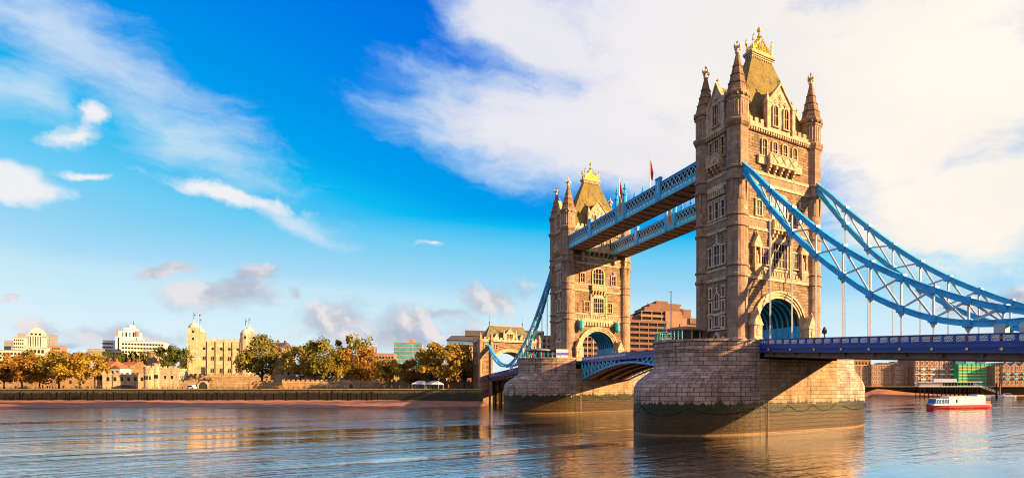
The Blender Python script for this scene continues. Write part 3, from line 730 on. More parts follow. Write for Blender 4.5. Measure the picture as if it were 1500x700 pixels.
# ------------------------------------------------------------------ river piers
def pier_outline(A, B, n=36):
    return [(9.4 + A * math.sin(math.pi * i / n), -B * math.cos(math.pi * i / n)) for i in range(n + 1)]
def make_pier(label, loc):
    t = thing('bridge_pier', label, 'bridge pier', loc, 0, 'river piers of the bridge')
    prof = [(-2, 16.9, 11.55), (2, 16.9, 11.55), (5, 16.9, 11.55), (7.3, 16.9, 11.55), (7.9, 16.75, 11.55), (8.5, 16.4, 11.54), (9.1, 15.75, 11.53), (9.7, 14.85, 11.52), (10.3, 13.85, 11.5), (10.8, 13.1, 11.5), (11.2, 12.65, 11.5), (11.6, 12.5, 11.5), (13.2, 12.5, 11.5),
            (14.0, 12.5, 11.5), (14.02, 12.7, 11.62), (14.4, 12.7, 11.62), (14.42, 12.5, 11.5), (15.5, 12.5, 11.5), (15.52, 12.72, 11.64), (15.9, 12.72, 11.64), (15.92, 12.1, 11.1), (14.95, 12.1, 11.1)]
    for s in (-1, 1):
        m = MB(); m.uv = []; n = 36
        vl = 0; pz = None
        ref = pier_outline(14.5, 11.5, n); cum = [0]
        for a, b in zip(ref, ref[1:]): cum.append(cum[-1] + math.dist(a, b))
        vs_ = []
        for j, (z, A, B) in enumerate(prof):
            if j: vl += math.dist((prof[j - 1][0], prof[j - 1][1]), (z, A))
            for i, (x, y) in enumerate(pier_outline(A, B, n)):
                vs_.append((s * x, y, z)); m.uv.append((cum[i], vl + .25))
        N = n + 1; fs = []
        for j in range(len(prof) - 1):
            for i in range(n): fs.append((j * N + i, j * N + i + 1, (j + 1) * N + i + 1, (j + 1) * N + i))
            if j < len(prof) - 1: fs.append((j * N, (j + 1) * N, (j + 1) * N + n, j * N + n))
        fs.append(tuple((len(prof) - 1) * N + i for i in range(N)))
        m.add(vs_, fs)
        part('cutwater', m, M['pier'], t)
    m = MB(); m.box(-9.45, 9.45, -11.6, 11.6, -2, 12.2); part('core', m, M['core'], t)
    m = MB(); m.box(-9.38, 9.38, -11.66, 11.66, 12.2, 12.65)
    part('bearing_ledge', m, M['core'], t)
    m = MB(); m.box(-9.38, 9.38, -11.3, 11.3, 14.0, 14.98); part('roadway', m, M['asphalt'], t)
    # slack guard chains and a ladder on the wet masonry
    def wall_pt(s, a, z): return (s * (9.4 + 17.0 * math.sin(a)), -11.66 * math.cos(a), z)
    for s in (-1, 1):
        for k in range(4):
            a0 = .08 + k * .7; a1 = a0 + .7
            pts = [wall_pt(s, a0 + (a1 - a0) * i / 8, 4.6 + .3 * ((k * 7) % 3 - 1) - (.9 + .5 * (k % 3)) * (1 - ((i - 4) / 4) ** 2)) for i in range(9)]
            m = MB(); m.tube(pts, .035, 5); part('guard_chain', m, M['timber'], t)
    for k in range(3):
        m = MB(); x0 = -9.0 + k * 6.0
        pts = [(x0 + 6.0 * i / 8, -11.66, 4.8 - 1.3 * (1 - ((i - 4) / 4) ** 2)) for i in range(9)]
        m.tube(pts, .035, 5); part('guard_chain', m, M['timber'], t)
    m = MB()
    for x in (-8.1, -7.8): m.box(x - .03, x + .03, -11.72, -11.64, -.5, 5.6)
    for k in range(11): m.box(-8.1, -7.8, -11.7, -11.65, k * .5, k * .5 + .05)
    part('ladder', m, M['soffit'], t)
    return t
pier1 = make_pier('big rounded masonry pier under the nearer tower, green weed at its foot', (0, 0, 0))
pier2 = dup(pier1, (0, YT, 0), 0.0, 'rounded masonry pier under the farther tower')

# ------------------------------------------------------------------ suspended side spans (built on the south side)
def zt(y): return 15.95 - (abs(y) - 12) * .0475
def sbox(mb, x0, x1, ya, yb, o0, o1):
    mb.add([(x0, ya, zt(ya) + o0), (x1, ya, zt(ya) + o0), (x1, yb, zt(yb) + o0), (x0, yb, zt(yb) + o0),
            (x0, ya, zt(ya) + o1), (x1, ya, zt(ya) + o1), (x1, yb, zt(yb) + o1), (x0, yb, zt(yb) + o1)],
           [(3, 2, 1, 0), (4, 5, 6, 7), (0, 1, 5, 4), (1, 2, 6, 5), (2, 3, 7, 6), (3, 0, 4, 7)])
YE = -90.0
PAN = [-13.8, -19.0, -24.2, -29.5, -34.4, -39.3, -43.9, -48.4, -52.4]
def lattice_panel_mesh(w, h):
    m = MB()
    m.box(-.03, .03, -w / 2, w / 2, 0, .09); m.box(-.03, .03, -w / 2, w / 2, h - .09, h)
    for y in (-w / 2, w / 2 - .07): m.box(-.03, .03, y, y + .07, 0, h)
    for k in range(2):
        y0 = -w / 2 + k * w / 2; y1 = y0 + w / 2
        m.bar((0, y0, .03), (0, y1, h - .03), .05, .085, up=(0, -(h), w / 2)); m.bar((0.004, y1, .03), (0.004, y0, h - .03), .05, .085, up=(0, h, w / 2))
    m.lathe(0, 0, [(.01, h / 2 - .16), (.14, h / 2), (.01, h / 2 + .16)], 6)
    for k in (-1, 1): m.lathe(0, k * w / 4, [(.01, h / 2 - .18), (.16, h / 2), (.01, h / 2 + .18)], 6)
    return m
LPM = lattice_panel_mesh(1.18, .62).mesh('lattice_panel', M['white'])
def make_span(label):
    t = thing('side_span', label, 'bridge deck', (0, -11.5, 15)); L = (0, 11.5, -15)
    def P(name, m, mat): return part(name, m, M[mat], t, L)
    ya, yb = -11.6, YE
    m = MB(); sbox(m, -9.3, 9.3, ya, yb, -1.25, -1.0); P('roadway', m, 'asphalt')
    m = MB(); sbox(m, -9.2, 9.2, ya, yb, -2.25, -2.1)
    P('soffit_plate', m, 'soffit')
    for x in (-8.4, -5.0, -1.7, 1.7, 5.0, 8.4):
        m = MB(); sbox(m, x - .18, x + .18, ya, yb, -2.85, -2.25); sbox(m, x - .4, x + .4, ya, yb, -2.95, -2.85); P('stringer', m, 'soffit')
    y = -14.0
    while y > yb:
        m = MB(); sbox(m, -9.0, 9.0, y, y - .3, -2.7, -2.25); P('cross_girder', m, 'soffit'); y -= 5.1
    for s in (-1, 1):
        a, b = (-9.72, -9.3) if s < 0 else (9.3, 9.72)
        m = MB(); sbox(m, a, b, ya, yb, -1.05, -.9); sbox(m, *((-9.62, -9.3) if s < 0 else (9.3, 9.62)), ya, yb, -1.55, -1.05)
        P('fascia_girder', m, 'royal')
        m = MB(); sbox(m, *((-9.5, -9.25) if s < 0 else (9.25, 9.5)), ya, yb, -2.0, -1.55); P('girder_web', m, 'navy')
        m = MB(); sbox(m, *((-9.8, -9.2) if s < 0 else (9.2, 9.8)), ya, yb, -2.2, -2.0); P('bottom_flange', m, 'royal')
        m = MB(); sbox(m, *((-9.66, -9.36) if s < 0 else (9.36, 9.66)), ya, yb, -.13, 0.0); P('handrail', m, 'royal')
        m = MB(); sbox(m, *((-9.5, -9.42) if s < 0 else (9.42, 9.5)), ya, yb, -.9, -.13); P('parapet_backing', m, 'navy')
        ys = [-11.9] + PAN + [-57.3, -62.2, -67, -72, -77, -82, -87]
        for p, q in zip(ys, ys[1:]):
            for k in range(3):
                yc = p + (q - p) * (k + .5) / 3
                if s < 0: place('lattice_panel', LPM, t, (-9.53, yc + 11.5, zt(yc) - .83 - 15))
                yk = p + (q - p) * k / 3
                m_ = MB(); sbox(m_, *((-9.6, -9.4) if s < 0 else (9.4, 9.6)), yk + .17, yk - .17, -.9, -.13)
                if s < 0: P('parapet_post', m_, 'royal')
            if s < 0:
                x = -9.62; m = MB(); m.plate([(-.17, .2), (0, 0), (.17, .2), (.17, .5), (-.17, .5)], -.03, .03)
                o = part('shield', m, M['red'], t, (x, q + 11.5, zt(q) - .75 - 15), -math.pi / 2)
                m = MB(); m.M = Matrix.Rotation(-math.pi / 2, 4, 'Y'); m.lathe(0, 0, [(.13, -.02), (.22, .02), (.22, .12), (.1, .2)], 10)
                part('bulkhead_lamp', m, M['brass'], t, (-9.5, q + 11.5, zt(q) - 1.78 - 15))
    return t
span = make_span('royal blue bridge deck running from the nearer pier out of the right edge')
span2 = dup(span, (0, YT + 11.5, 15), math.pi, 'blue bridge deck between the farther pier and the gatehouse on the bank', tree=tree_of(span))
span['group'] = 'suspended side spans'; span2['group'] = 'suspended side spans'

# ------------------------------------------------------------------ suspension chains
UP = [(-6.3, 47.3), (-10, 44.2), (-13.8, 40.6), (-19.0, 36.1), (-24.2, 31.8), (-29.5, 27.9), (-34.4, 24.75), (-39.3, 22.1), (-43.9, 19.9), (-48.4, 18.05), (-52.4, 16.75), (-57, 15.7), (-60.5, 15.35)]
LO = [(-6.3, 46.5), (-10, 42.2), (-13.8, 37.8), (-19.0, 32.4), (-24.2, 27.9), (-29.5, 23.9), (-34.4, 20.6), (-39.3, 18.1), (-43.9, 16.4), (-48.4, 15.45), (-52.4, 15.15), (-57, 15.15), (-60.5, 15.35)]
def make_chain(label):
    o0 = Vector((0, -6.5, 47)); t = thing('suspension_chain', label, 'bridge chain', (-9.15, -6.5, 47), 0, 'blue suspension chains')
    L = tuple(-o0)
    def P(n, m, mat): return part(n, m, M[mat], t, L)
    def sm(pts):
        r = []
        for i in range(len(pts) - 1):
            p0 = pts[max(i - 1, 0)]; p1 = pts[i]; p2 = pts[i + 1]; p3 = pts[min(i + 2, len(pts) - 1)]
            for k in range(3):
                u = k / 3; r.append(tuple(.5 * (2 * b + (c - a) * u + (2 * a - 5 * b + 4 * c - d) * u * u + (3 * b - a - 3 * c + d) * u ** 3) for a, b, c, d in zip(p0, p1, p2, p3)))
        return r + [pts[-1]]
    for nm, pts in (('upper_chord', UP), ('lower_chord', LO)):
        q = [(0, y, z) for y, z in sm(pts)]
        m = MB(); m.chainbar(q, .62, .5); P(nm, m, 'blue')
        for so_ in (.32, -.32):
            qq = []
            for i, (x, y, z) in enumerate(q):
                a = q[max(i - 1, 0)]; b = q[min(i + 1, len(q) - 1)]; d = Vector((0, b[1] - a[1], b[2] - a[2])).normalized()
                qq.append((0, y - d.z * so_, z + d.y * so_))
            m = MB(); m.chainbar(qq, .82, .12); P('chord_flange', m, 'paleblue' if so_ > 0 else 'blue')
    pu = UP[2:11]; pl = LO[2:11]
    for (a, b) in zip(pu, pl):
        m = MB()
        if a[1] - b[1] > .8: m.bar((0, *a), (0, *b), .22, .22)
        for dx in (-.1, .1):
            m.tube([(dx, b[0], b[1] - .3), (dx, b[0], zt(b[0]) - 1.0)], .06, 6)
        P('hanger', m, 'lattice')
        m = MB(); m.M = Matrix.Rotation(math.pi / 2, 4, 'Z'); m.plate([(b[0] - .7, b[1] - .1), (b[0] + .7, b[1] - .1), (b[0] + .15, b[1] - 1.1), (b[0] - .15, b[1] - 1.1)], -.1, .1)
        P('hanger_plate', m, 'lattice')
    for (a, b) in zip(pu, pl):
        for q_, hh in ((a, .58), (b, .58)):
            m = MB(); m.box(-.44, .44, q_[0] - .55, q_[0] + .55, q_[1] - hh + .12, q_[1] + hh - .18); P('splice_plate', m, 'blue')
    for i in range(len(pu) - 1):
        if i == 0: continue
        m = MB(); m.bar((.05, *pu[i - 0]), (.05, *pl[i + 1]), .18, .24); P('brace', m, 'lattice')
        m = MB(); m.bar((-.12, *pl[i]), (-.12, *pu[i + 1]), .15, .24); P('brace', m, 'lattice')
    m = MB(); m.bar((.05, *pu[0]), (.05, *pl[1]), .18, .24); P('brace', m, 'lattice')
    m = MB(); m.bar((.05, UP[1][0] , UP[1][1]), (.05, *pl[0]), .16, .2); P('brace', m, 'lattice')
    for yc in (-52.2, -55.0):
        m = MB(); m.box(-.45, .45, yc - .65, yc + .65, zt(yc) - .9, 15.0); P('pin_post', m, 'lattice')
    m = MB(); m.M = Matrix.Rotation(math.pi / 2, 4, 'Y'); m.lathe(-15.35, -60.5, [(.75, -.5), (.75, .5)], 16); P('pin', m, 'blue')
    # short link up to the abutment
    su = [(-60.5, 15.55), (-69, 16.6), (-76, 18.9), (-82, 21.2), (-87, 23.7), (-90.6, 26.0)]; slo = [(-60.5, 15.1), (-69, 15.5), (-76, 17.2), (-82, 19.5), (-87, 22.4), (-90.6, 25.2)]
    for nm, pts in (('upper_chord', su), ('lower_chord', slo)):
        m = MB(); m.chainbar([(0, y, z) for y, z in sm(pts)], .8, .6); P(nm, m, 'blue')
    for i in range(1, len(su) - 1):
        m = MB(); m.bar((0, *su[i]), (0, *slo[i + 1]), .16, .2); P('brace', m, 'lattice')
        m = MB(); m.bar((-.1, *slo[i]), (-.1, *su[i + 1]), .16, .2); P('brace', m, 'lattice')
    return t
ch = make_chain('blue chain sweeping from the near edge of the nearer tower, in front')
ct = tree_of(ch)
dup(ch, (9.15, -6.5, 47), 0, 'blue chain from the right-hand corner of the nearer tower, behind its twin', tree=ct)
dup(ch, (-9.15, YT + 6.5, 47), math.pi, 'blue chain dropping left from the farther tower towards the gatehouse', tree=ct)
dup(ch, (9.15, YT + 6.5, 47), math.pi, 'blue chain on the far side of the farther tower, mostly hidden', tree=ct)

# ------------------------------------------------------------------ high walkways
def make_walk(label, x):
    y0, y1 = 5.8, YT - 5.8; ym = (y0 + y1) / 2
    t = thing('high_walkway', label, 'walkway', (x, ym, 48.2), 0, 'high level walkways'); L = (0, -ym, -48.2)
    def P(n, m, mat): return part(n, m, M[mat], t, L)
    hw = 2.5
    m = MB(); m.box(-hw + .1, hw - .1, y0, y1, 48.25, 48.5); P('soffit', m, 'soffit')
    for k in range(22):
        y = y0 + 1.5 + k * 3.2; m = MB(); m.box(-hw + .15, hw - .15, y, y + .3, 48.0, 48.25); P('soffit_rib', m, 'soffit')
    m = MB(); m.box(-hw + .4, hw - .4, y0, y1, 48.5, 51.8); P('glazing', m, 'glass')
    m = MB(); m.plate([(-hw, 51.9), (hw, 51.9), (hw - .4, 52.35), (-hw + .4, 52.35)], y0, y1); P('roof', m, 'blue')
    for s in (-1, 1):
        def X(a, b): return sorted((s * a, s * b))
        m = MB(); m.box(*X(hw - .25, hw), y0, y1, 48.3, 49.75); m.box(*X(hw, hw + .12), y0, y1, 49.6, 49.8); m.box(*X(hw, hw + .15), y0, y1, 48.15, 48.45); P('lower_girder', m, 'paleblue')
        m = MB(); m.box(*X(hw - .2, hw), y0, y1, 51.5, 52.05); m.box(*X(hw, hw + .12), y0, y1, 51.9, 52.08); P('top_chord', m, 'blue')
        m = MB(); y = y0 + .6; k = 0
        while y < y1 - 1.2:
            m.box(*X(hw, hw + .04), y, y + .7, 48.85, 49.2); y += 1.6
        P('panel_tablet', m, 'white')
        m = MB(); y = y0
        while y < y1 - .5:
            b_ = min(y + 1.5, y1)
            m.bar((s * (hw - .08), y, 49.75), (s * (hw - .08), b_, 51.5), .1, .17, up=(0, -1, 1)); m.bar((s * (hw - .12), b_, 49.75), (s * (hw - .12), y, 51.5), .1, .17, up=(0, 1, 1)); y += 1.5
        P('lattice_web', m, 'lattice')
        for yy in (22.5, 60.0):
            m = MB(); m.box(*X(hw - .3, hw + .25), yy - 1.0, yy + 1.0, 48.4, 52.9); m.box(*X(hw - .35, hw + .35), yy - 1.15, yy + 1.15, 52.9, 53.2); bo = P('panel_pier', m, 'blue')
            m = MB(); m.box(*X(hw + .25, hw + .3), yy - .35, yy + .35, 50.0, 52.3); part('tablet', m, M['lattice'], bo)
        # crest at midspan
        m = MB(); m.box(*X(hw - .3, hw + .15), ym - 2.3, ym + 2.3, 48.3, 52.4); cr = P('crest', m, 'paleblue')
        m = MB(); m.M = Matrix.Rotation(math.pi / 2, 4, 'Z'); yl = X(hw + .15, hw + .25)
        m.plate([(ym - 1.2, 49.6), (ym + 1.2, 49.6), (ym + 1.2, 52.3), (ym + .6, 53.2), (ym + .4, 54.2), (ym, 54.8), (ym - .4, 54.2), (ym - .6, 53.2), (ym - 1.2, 52.3)], *sorted((-yl[0], -yl[1])))
        part('coat_of_arms', m, M['trim'], cr)
        m = MB(); m.box(*X(hw + .25, hw + .3), ym - .5, ym + .5, 50.4, 51.9); m.box(*X(hw + .25, hw + .3), ym - .25, ym + .25, 53.2, 53.9); part('red_emblem', m, M['red'], cr)
        for k in (-1, 1):
            m = MB(); m.lathe(s * (hw - .05), ym + k * 2.2, [(.5, 48.3), (.5, 53.9), (.65, 54.0), (.65, 54.3), (.3, 54.5), (.2, 55.2), (.5, 55.6), (.15, 56.0), (.3, 56.3), (.03, 57.0)], 8)
            part('crest_post', m, M['blue'], cr)
        for yy in (y0 + .9, y1 - .9):
            m = MB(); m.box(*X(hw - 1.1, hw - .3), yy - .5, yy + .5, 46.6, 48.25); m.box(*X(hw - 1.0, hw - .4), yy - .3, yy + .3, 45.2, 46.6); P('bracket', m, 'trim')
    return t
make_walk('nearer high walkway with its crest and posts, left of the tall tower', -7.1)
make_walk('farther high walkway between the towers, seen lower and partly behind', 7.1)

# ------------------------------------------------------------------ bascule leaves (built at the south pier, copied about midspan)
YM = YT / 2
def make_leaf(label):
    t = thing('bascule_leaf', label, 'bridge leaf', (0, YM, 15), 0, 'opening bridge leaves'); L = (0, -YM, -15)
    def P(n, m, mat): return part(n, m, M[mat], t, L)
    y0, y1 = YT - 11.4, YM + .06
    zr = lambda y: 15.0 + .25 * (1 - (y - YM) / 30)
    zb = lambda y: 13.7 - 4.2 * ((y - YM) / 29.7) ** 1.7 if y > YM else 13.7
    N = 12; ys = [y0 + (y1 - y0) * i / N for i in range(N + 1)]
    def strip(x0, x1, a, b):
        m = MB(); vs_ = []; fs = []
        for y in ys: vs_ += [(x0, y, a(y)), (x1, y, a(y)), (x1, y, b(y)), (x0, y, b(y))]
        for i in range(N):
            for k in range(4): fs.append((i * 4 + k, i * 4 + (k + 1) % 4, i * 4 + 4 + (k + 1) % 4, i * 4 + 4 + k))
        fs += [(3, 2, 1, 0), tuple(range(4 * N, 4 * N + 4))]; m.add(vs_, fs); return m
    P('roadway', strip(-7.5, 7.5, lambda y: zr(y) - .5, lambda y: zr(y) - .05), 'asphalt')
    for s in (-1, 1):
        def X(a, b): return sorted((s * a, s * b))
        P('fascia', strip(*X(7.3, 7.75), lambda y: zr(y) - .75, lambda y: zr(y)), 'royal')
        P('handrail', strip(*X(7.5, 7.75), lambda y: zr(y) + .85, lambda y: zr(y) + 1.0), 'royal')
        P('parapet_backing', strip(*X(7.55, 7.62), lambda y: zr(y), lambda y: zr(y) + .85), 'navy')
        k = y0 - .9
        while k > y1 + .4:
            if s < 0: place('lattice_panel', LPM, t, (s * 7.65, k - YM, zr(k) + .1 - 15))
            k -= 1.5
        P('bottom_chord', strip(*X(7.35, 7.75), lambda y: zb(y) - .2, lambda y: zb(y) + .25), 'blue')
        for i in range(0, N - 1):
            a, b = ys[i], ys[i + 1]
            m = MB(); m.bar((s * 7.55, a, zb(a)), (s * 7.55, a, zr(a) - .7), .3, .3)
            if i < 9: m.bar((s * 7.5, a, zr(a) - .8), (s * 7.5, b, zb(b)), .22, .3)
            P('truss_strut', m, 'paleblue')
    for x in (-5.4, -1.9, 1.9, 5.4):
        P('main_girder', strip(x - .18, x + .18, lambda y: zb(y) + .1, lambda y: zr(y) - .5), 'brown_pale')
        P('girder_flange', strip(x - .55, x + .55, lambda y: zb(y) - .1, lambda y: zb(y) + .1), 'brown_pale')
    for i in range(N):
        m = MB(); y = ys[i]; m.box(-7.3, 7.3, y - .15, y + .15, zb(y) + .3, zr(y) - .5) if False else m.box(-7.3, 7.3, y - .12, y + .12, zb(y) + .15, zb(y) + .5)
        P('cross_frame', m, 'soffit')
    m = MB(); m.box(-7.9, 7.9, y0 - .1, y0 + .7, 8.9, 9.5); P('pivot_beam', m, 'teal')
    return t
leaf = make_leaf('opened-flat bridge leaf beside the farther pier, its trusses in sight')
dup(leaf, (0, YM, 15), math.pi, 'bridge leaf beside the nearer pier, mostly hidden by the masonry', tree=tree_of(leaf))

# ------------------------------------------------------------------ gatehouse at the north abutment
def make_gatehouse():
    t = thing('gatehouse', 'stone gatehouse with slate roof where the bridge meets the bank', 'gatehouse', (0, 178, 0)); L = (0, -178, 0)
    def P(n, m, mat, par=None): return part(n, m, M[mat], par or t, L if par is None else (0, 0, 0))
    y0, y1 = 172, 185
    m = MB(); m.box(-12.8, -8.2, y0 - .6, y1, -1, 27.0); m.box(8.2, 12.8, y0 - .6, y1, -1, 27.0)
    n = 16; arc = [(-7.2 * math.cos(math.pi * i / n), 17.0 + 5.4 * math.sin(math.pi * i / n)) for i in range(n + 1)]
    for a, b in zip(arc, arc[1:]): m.plate([a, b, (b[0], 26.6), (a[0], 26.6)], y0, y1)
    for s in (-1, 1): m.box(*sorted((s * 7.2, s * 8.2)), y0, y1, 12, 26.6)
    P('wall', m, 'stone')
    m = MB(); m.box(-8.2, 8.2, y0 + .3, y1, -1, 12.0); P('abutment_wall', m, 'core')
    m = MB()
    for k in range(7): x = -7.2 + k * 2.4; m.box(x - .35, x + .35, y0 - 1.6, y0 - .9, -1, 10.0)
    m.box(-8.2, 8.2, y0 - 1.8, y0 - .6, 10.0, 10.6)
    P('trestle', m, 'timber')
    for r0, r1, o in ((1.0, 1.1, .2), (1.1, 1.18, .4)):
        m = MB(); A = [(-7.2 * r0 * math.cos(math.pi * i / n), 17.0 + (5.4 + 7.2 * (r0 - 1)) * math.sin(math.pi * i / n)) for i in range(n + 1)]
        B = [(-7.2 * r1 * math.cos(math.pi * i / n), 17.0 + (5.4 + 7.2 * (r1 - 1)) * math.sin(math.pi * i / n)) for i in range(n + 1)]
        for i in range(n): m.plate([A[i], A[i + 1], B[i + 1], B[i]], y0 - o, y0 + .02)
        P('arch_moulding', m, 'trim')
    m = MB(); m.box(-13.1, 13.1, y0 - .9, y1 + .3, 26.6, 27.2)
    P('cornice', m, 'trim')
    m = MB(); k = -12.9
    while k < 12.4: m.box(k, k + .9, y0 - .8, y0 - .4, 27.7, 28.5); k += 1.7
    m.box(-12.9, 12.9, y0 - .8, y0 - .4, 27.2, 27.7); m.box(-12.9, -12.5, y0 - .4, y1, 27.2, 28.3); m.box(12.5, 12.9, y0 - .4, y1, 27.2, 28.3)
    P('battlement', m, 'trim')
    m = MB(); m.frustum((-10.5, 10.5, y0 + .6, y1 - .4), 27.2, (-7.3, 7.3, 177.8, 179.2), 34.2); rf = P('roof', m, 'slate_grey')
    m = MB()
    for k in range(15): x = -7.0 + k; m.box(x - .12, x + .12, 178.3, 178.6, 34.2, 34.75)
    m.box(-7.4, 7.4, 178.2, 178.8, 34.2, 34.4); P('ridge_cresting', m, 'trim', rf)
    for s in (-1, 1):
        m = MB(); m.lathe(s * 7.3, 178.5, [(.25, 34.2), (.12, 35.5), (.3, 35.8), (.06, 36.2), (.04, 38.6)], 6); P('roof_spike', m, 'darkiron', rf)
    m = MB(); m.plate([(-2.4, 27.2), (2.4, 27.2), (2.4, 30.0), (0, 32.6), (-2.4, 30.0)], y0 - .3, y0 + .6)
    for s in (-1, 1): m.frustum((*sorted((s * 2.2, s * 3.0)), y0 - .5, y0 + .3), 30.0, (*sorted((s * 2.55, s * 2.65)), y0 - .2, y0 - .1), 32.2); m.box(*sorted((s * 2.2, s * 3.0)), y0 - .5, y0 + .3, 27.2, 30.0)
    m.lathe(0, y0, [(.3, 32.4), (.1, 33.0), (.3, 33.3), (.03, 34.0)], 6)
    P('gable', m, 'trim')
    m = MB(); m.plate([(-2.2, 27.3), (2.2, 27.3), (2.2, 29.9), (0, 32.3), (-2.2, 29.9)], y0 + .6, y0 + 4.2); P('gable_roof', m, 'slate_grey')
    for x in (-5.5, 5.5):
        m = MB(); m.plate([(x - 1, 27.2), (x + 1, 27.2), (x + 1, 28.6), (x, 30.4), (x - 1, 28.6)], y0 + .9, y0 + 3.5); P('dormer', m, 'trim')
    put_window(t, (0, y0 - 178 - .32, 28.0), 0, 2.2, 2.3, 3, 1)
    for x in (-10.5, 10.5, -5.8, 5.8): put_window(t, (x, y0 - 178 - (.6 if abs(x) > 8 else 0), 23.4), 0, 1.0, 2.0, 1, 1)
    for y in (175, 180.5): put_window(t, (-12.8, y - 178, 22.5), -math.pi / 2, 1.1, 2.4, 2, 1)
    for y in (175, 180.5): put_window(t, (-12.8, y - 178, 17.0), -math.pi / 2, 1.1, 2.4, 2, 1)
    for x, y in ((-12.8, y0 - .6), (-8.2, y0 - .6), (12.8, y0 - .6), (8.2, y0 - .6)):
        m = MB(); m.lathe(x, y, [(.8, -1), (.8, 26.6), (1.1, 27.0), (1.1, 27.5), (.7, 27.7), (.7, 29.0), (.1, 30.5)], 8, math.pi / 8); P('corner_turret', m, 'ashlar')
    return t
make_gatehouse()
#%%SPLIT2
# ------------------------------------------------------------------ embankment, beach and quay
def img_sheet_pts(lst): return [WP(px, d) for px, d in lst]
# foreshore sloping from the wall foot into the water
mb = MB(); NX = 60
vs_ = []; fs = []
for i in range(NX + 1):
    px = -160 + (712 + 160) * i / NX
    wob = 1.5 * math.sin(i * .7) + 1.0 * math.sin(i * 1.9 + 1)
    near = 199 + wob + (0 if px < 620 else (px - 620) * .12)
    for d, z in ((near - 6, -.5), (near, .02), (near + 9 + wob * .4, .75), (227.5, 1.75 - (0 if px < 560 else (px - 560) * .004))):
        x, y = WP(px, d); vs_.append((x, y, z + (.12 * math.sin(i * 3.1) if z > .5 else 0)))
for i in range(NX):
    for k in range(3): fs.append((i * 4 + k, i * 4 + 4 + k, i * 4 + 5 + k, i * 4 + 1 + k))
mb.add(vs_, fs); struct('beach', mb, M['sand'], True)
def wall_line(name, label, cat, a, b, z0, z1, th, mat, cap=None, group=None):
    a = Vector(a); b = Vector(b); d = b - a; rz = math.atan2(d.y, d.x); Lw = d.length
    t = thing(name, label, cat, (a.x, a.y, z0), rz, group)
    m = MB(); m.box(0, Lw, 0, th, 0, z1 - z0); part('wall', m, mat, t)
    if cap: m = MB(); m.box(0, Lw, -.25, th + .1, z1 - z0, z1 - z0 + .35); part('coping', m, cap, t)
    return t, Lw, rz
qw, QL, qrz = wall_line('quay_wall', 'long dark weedy quay wall along the far bank, left of the gatehouse', 'river wall', qa, qb, -1.0, ZG, 2.0, M['quay'], M['castle2'])
t2, L2, r2 = wall_line('quay_wall', 'short dark river wall joining the quay to the gatehouse', 'river wall', (qb[0] + .05, qb[1] - .1), (-12.6, 172.5), -1.0, ZG - .05, 1.5, M['quay'], M['castle2'])
dirq = Vector((math.cos(qrz), math.sin(qrz))); nq = Vector((math.sin(qrz), -math.cos(qrz)))
# timber fenders on the wall
fm = MB(); fm.box(-.16, .16, -.32, 0, 0, 4.6); FM = fm.mesh('timber_fender', M['timber'])
k = 0
px = 0.0
while px < 555:
    p = Vector(WP(px, 225.6)) + nq * .05
    o = place('timber_fender', FM, None, (p.x, p.y, .7 - rnd.random() * .4), qrz); o.scale = (.8 + rnd.random() * .7, 1, .72 + rnd.random() * .33)
    tag(o, 'dark upright timber fender against the quay wall', 'fender', 'timber fenders along the quay wall')
    px += (6.0 if px > 470 else 11.0) * (.4 + 1.2 * rnd.random())
# quay railing
ra, rb = Vector(WP(0, 229)), Vector(WP(702, 231)); rl = (rb - ra).length
rt = thing('quay_railing', 'dark iron railing along the top of the quay', 'railing', (ra.x, ra.y, ZG), math.atan2((rb - ra).y, (rb - ra).x))
for z in (.55, 1.05): m = MB(); m.box(0, rl, -.04, .04, z, z + .07); part('rail', m, M['darkiron'], rt)
pm = MB(); pm.box(-.06, .06, -.06, .06, -.1, 1.15); PM = pm.mesh('post', M['darkiron'])
for k in range(96): place('post', PM, rt, (rl * k / 95, 0, 0))

# ------------------------------------------------------------------ people
def person_mesh():
    pts = [(0, 0, .95), (0, 0, 1.2), (0, 0, 1.45), (0, 0, 1.55), (0, .01, 1.68), (-.1, 0, .88), (-.11, .03, .48), (-.12, -.02, .06), (-.12, .1, .03), (.1, 0, .88), (.11, -.05, .48), (.13, .06, .06), (.13, .17, .03),
           (-.19, 0, 1.42), (-.25, .02, 1.12), (-.22, .1, .88), (.19, 0, 1.42), (.25, -.02, 1.12), (.23, .05, .88)]
    ed = [(0, 1), (1, 2), (2, 3), (3, 4), (0, 5), (5, 6), (6, 7), (7, 8), (0, 9), (9, 10), (10, 11), (11, 12), (2, 13), (13, 14), (14, 15), (2, 16), (16, 17), (17, 18)]
    rad = [.15, .14, .15, .06, .105, .09, .065, .05, .045, .09, .065, .05, .045, .07, .05, .04, .07, .05, .04]
    me = bpy.data.meshes.new('p'); me.from_pydata(pts, ed, []); o = bpy.data.objects.new('p', me); COL.objects.link(o)
    sk = o.modifiers.new('s', 'SKIN')
    me.skin_vertices[0].data[0].use_root = True
    for i, r in enumerate(rad): me.skin_vertices[0].data[i].radius = (r, r)
    ss = o.modifiers.new('u', 'SUBSURF'); ss.levels = 1
    dg = bpy.context.evaluated_depsgraph_get(); m2 = bpy.data.meshes.new_from_object(o.evaluated_get(dg)); m2.name = 'person'
    bpy.data.objects.remove(o); bpy.data.meshes.remove(me)
    m2.materials.clear(); m2.materials.append(M['coat']); m2.materials.append(M['skin'])
    for p in m2.polygons: p.material_index = 1 if p.center.z > 1.53 else 0
    return m2
PME = person_mesh()
PME2 = PME.copy(); PME2.materials[0] = M['red']
def person(loc, rz, label, group=None, me=PME):
    o = place('person', me, None, loc, rz); return tag(o, label, 'person', group)
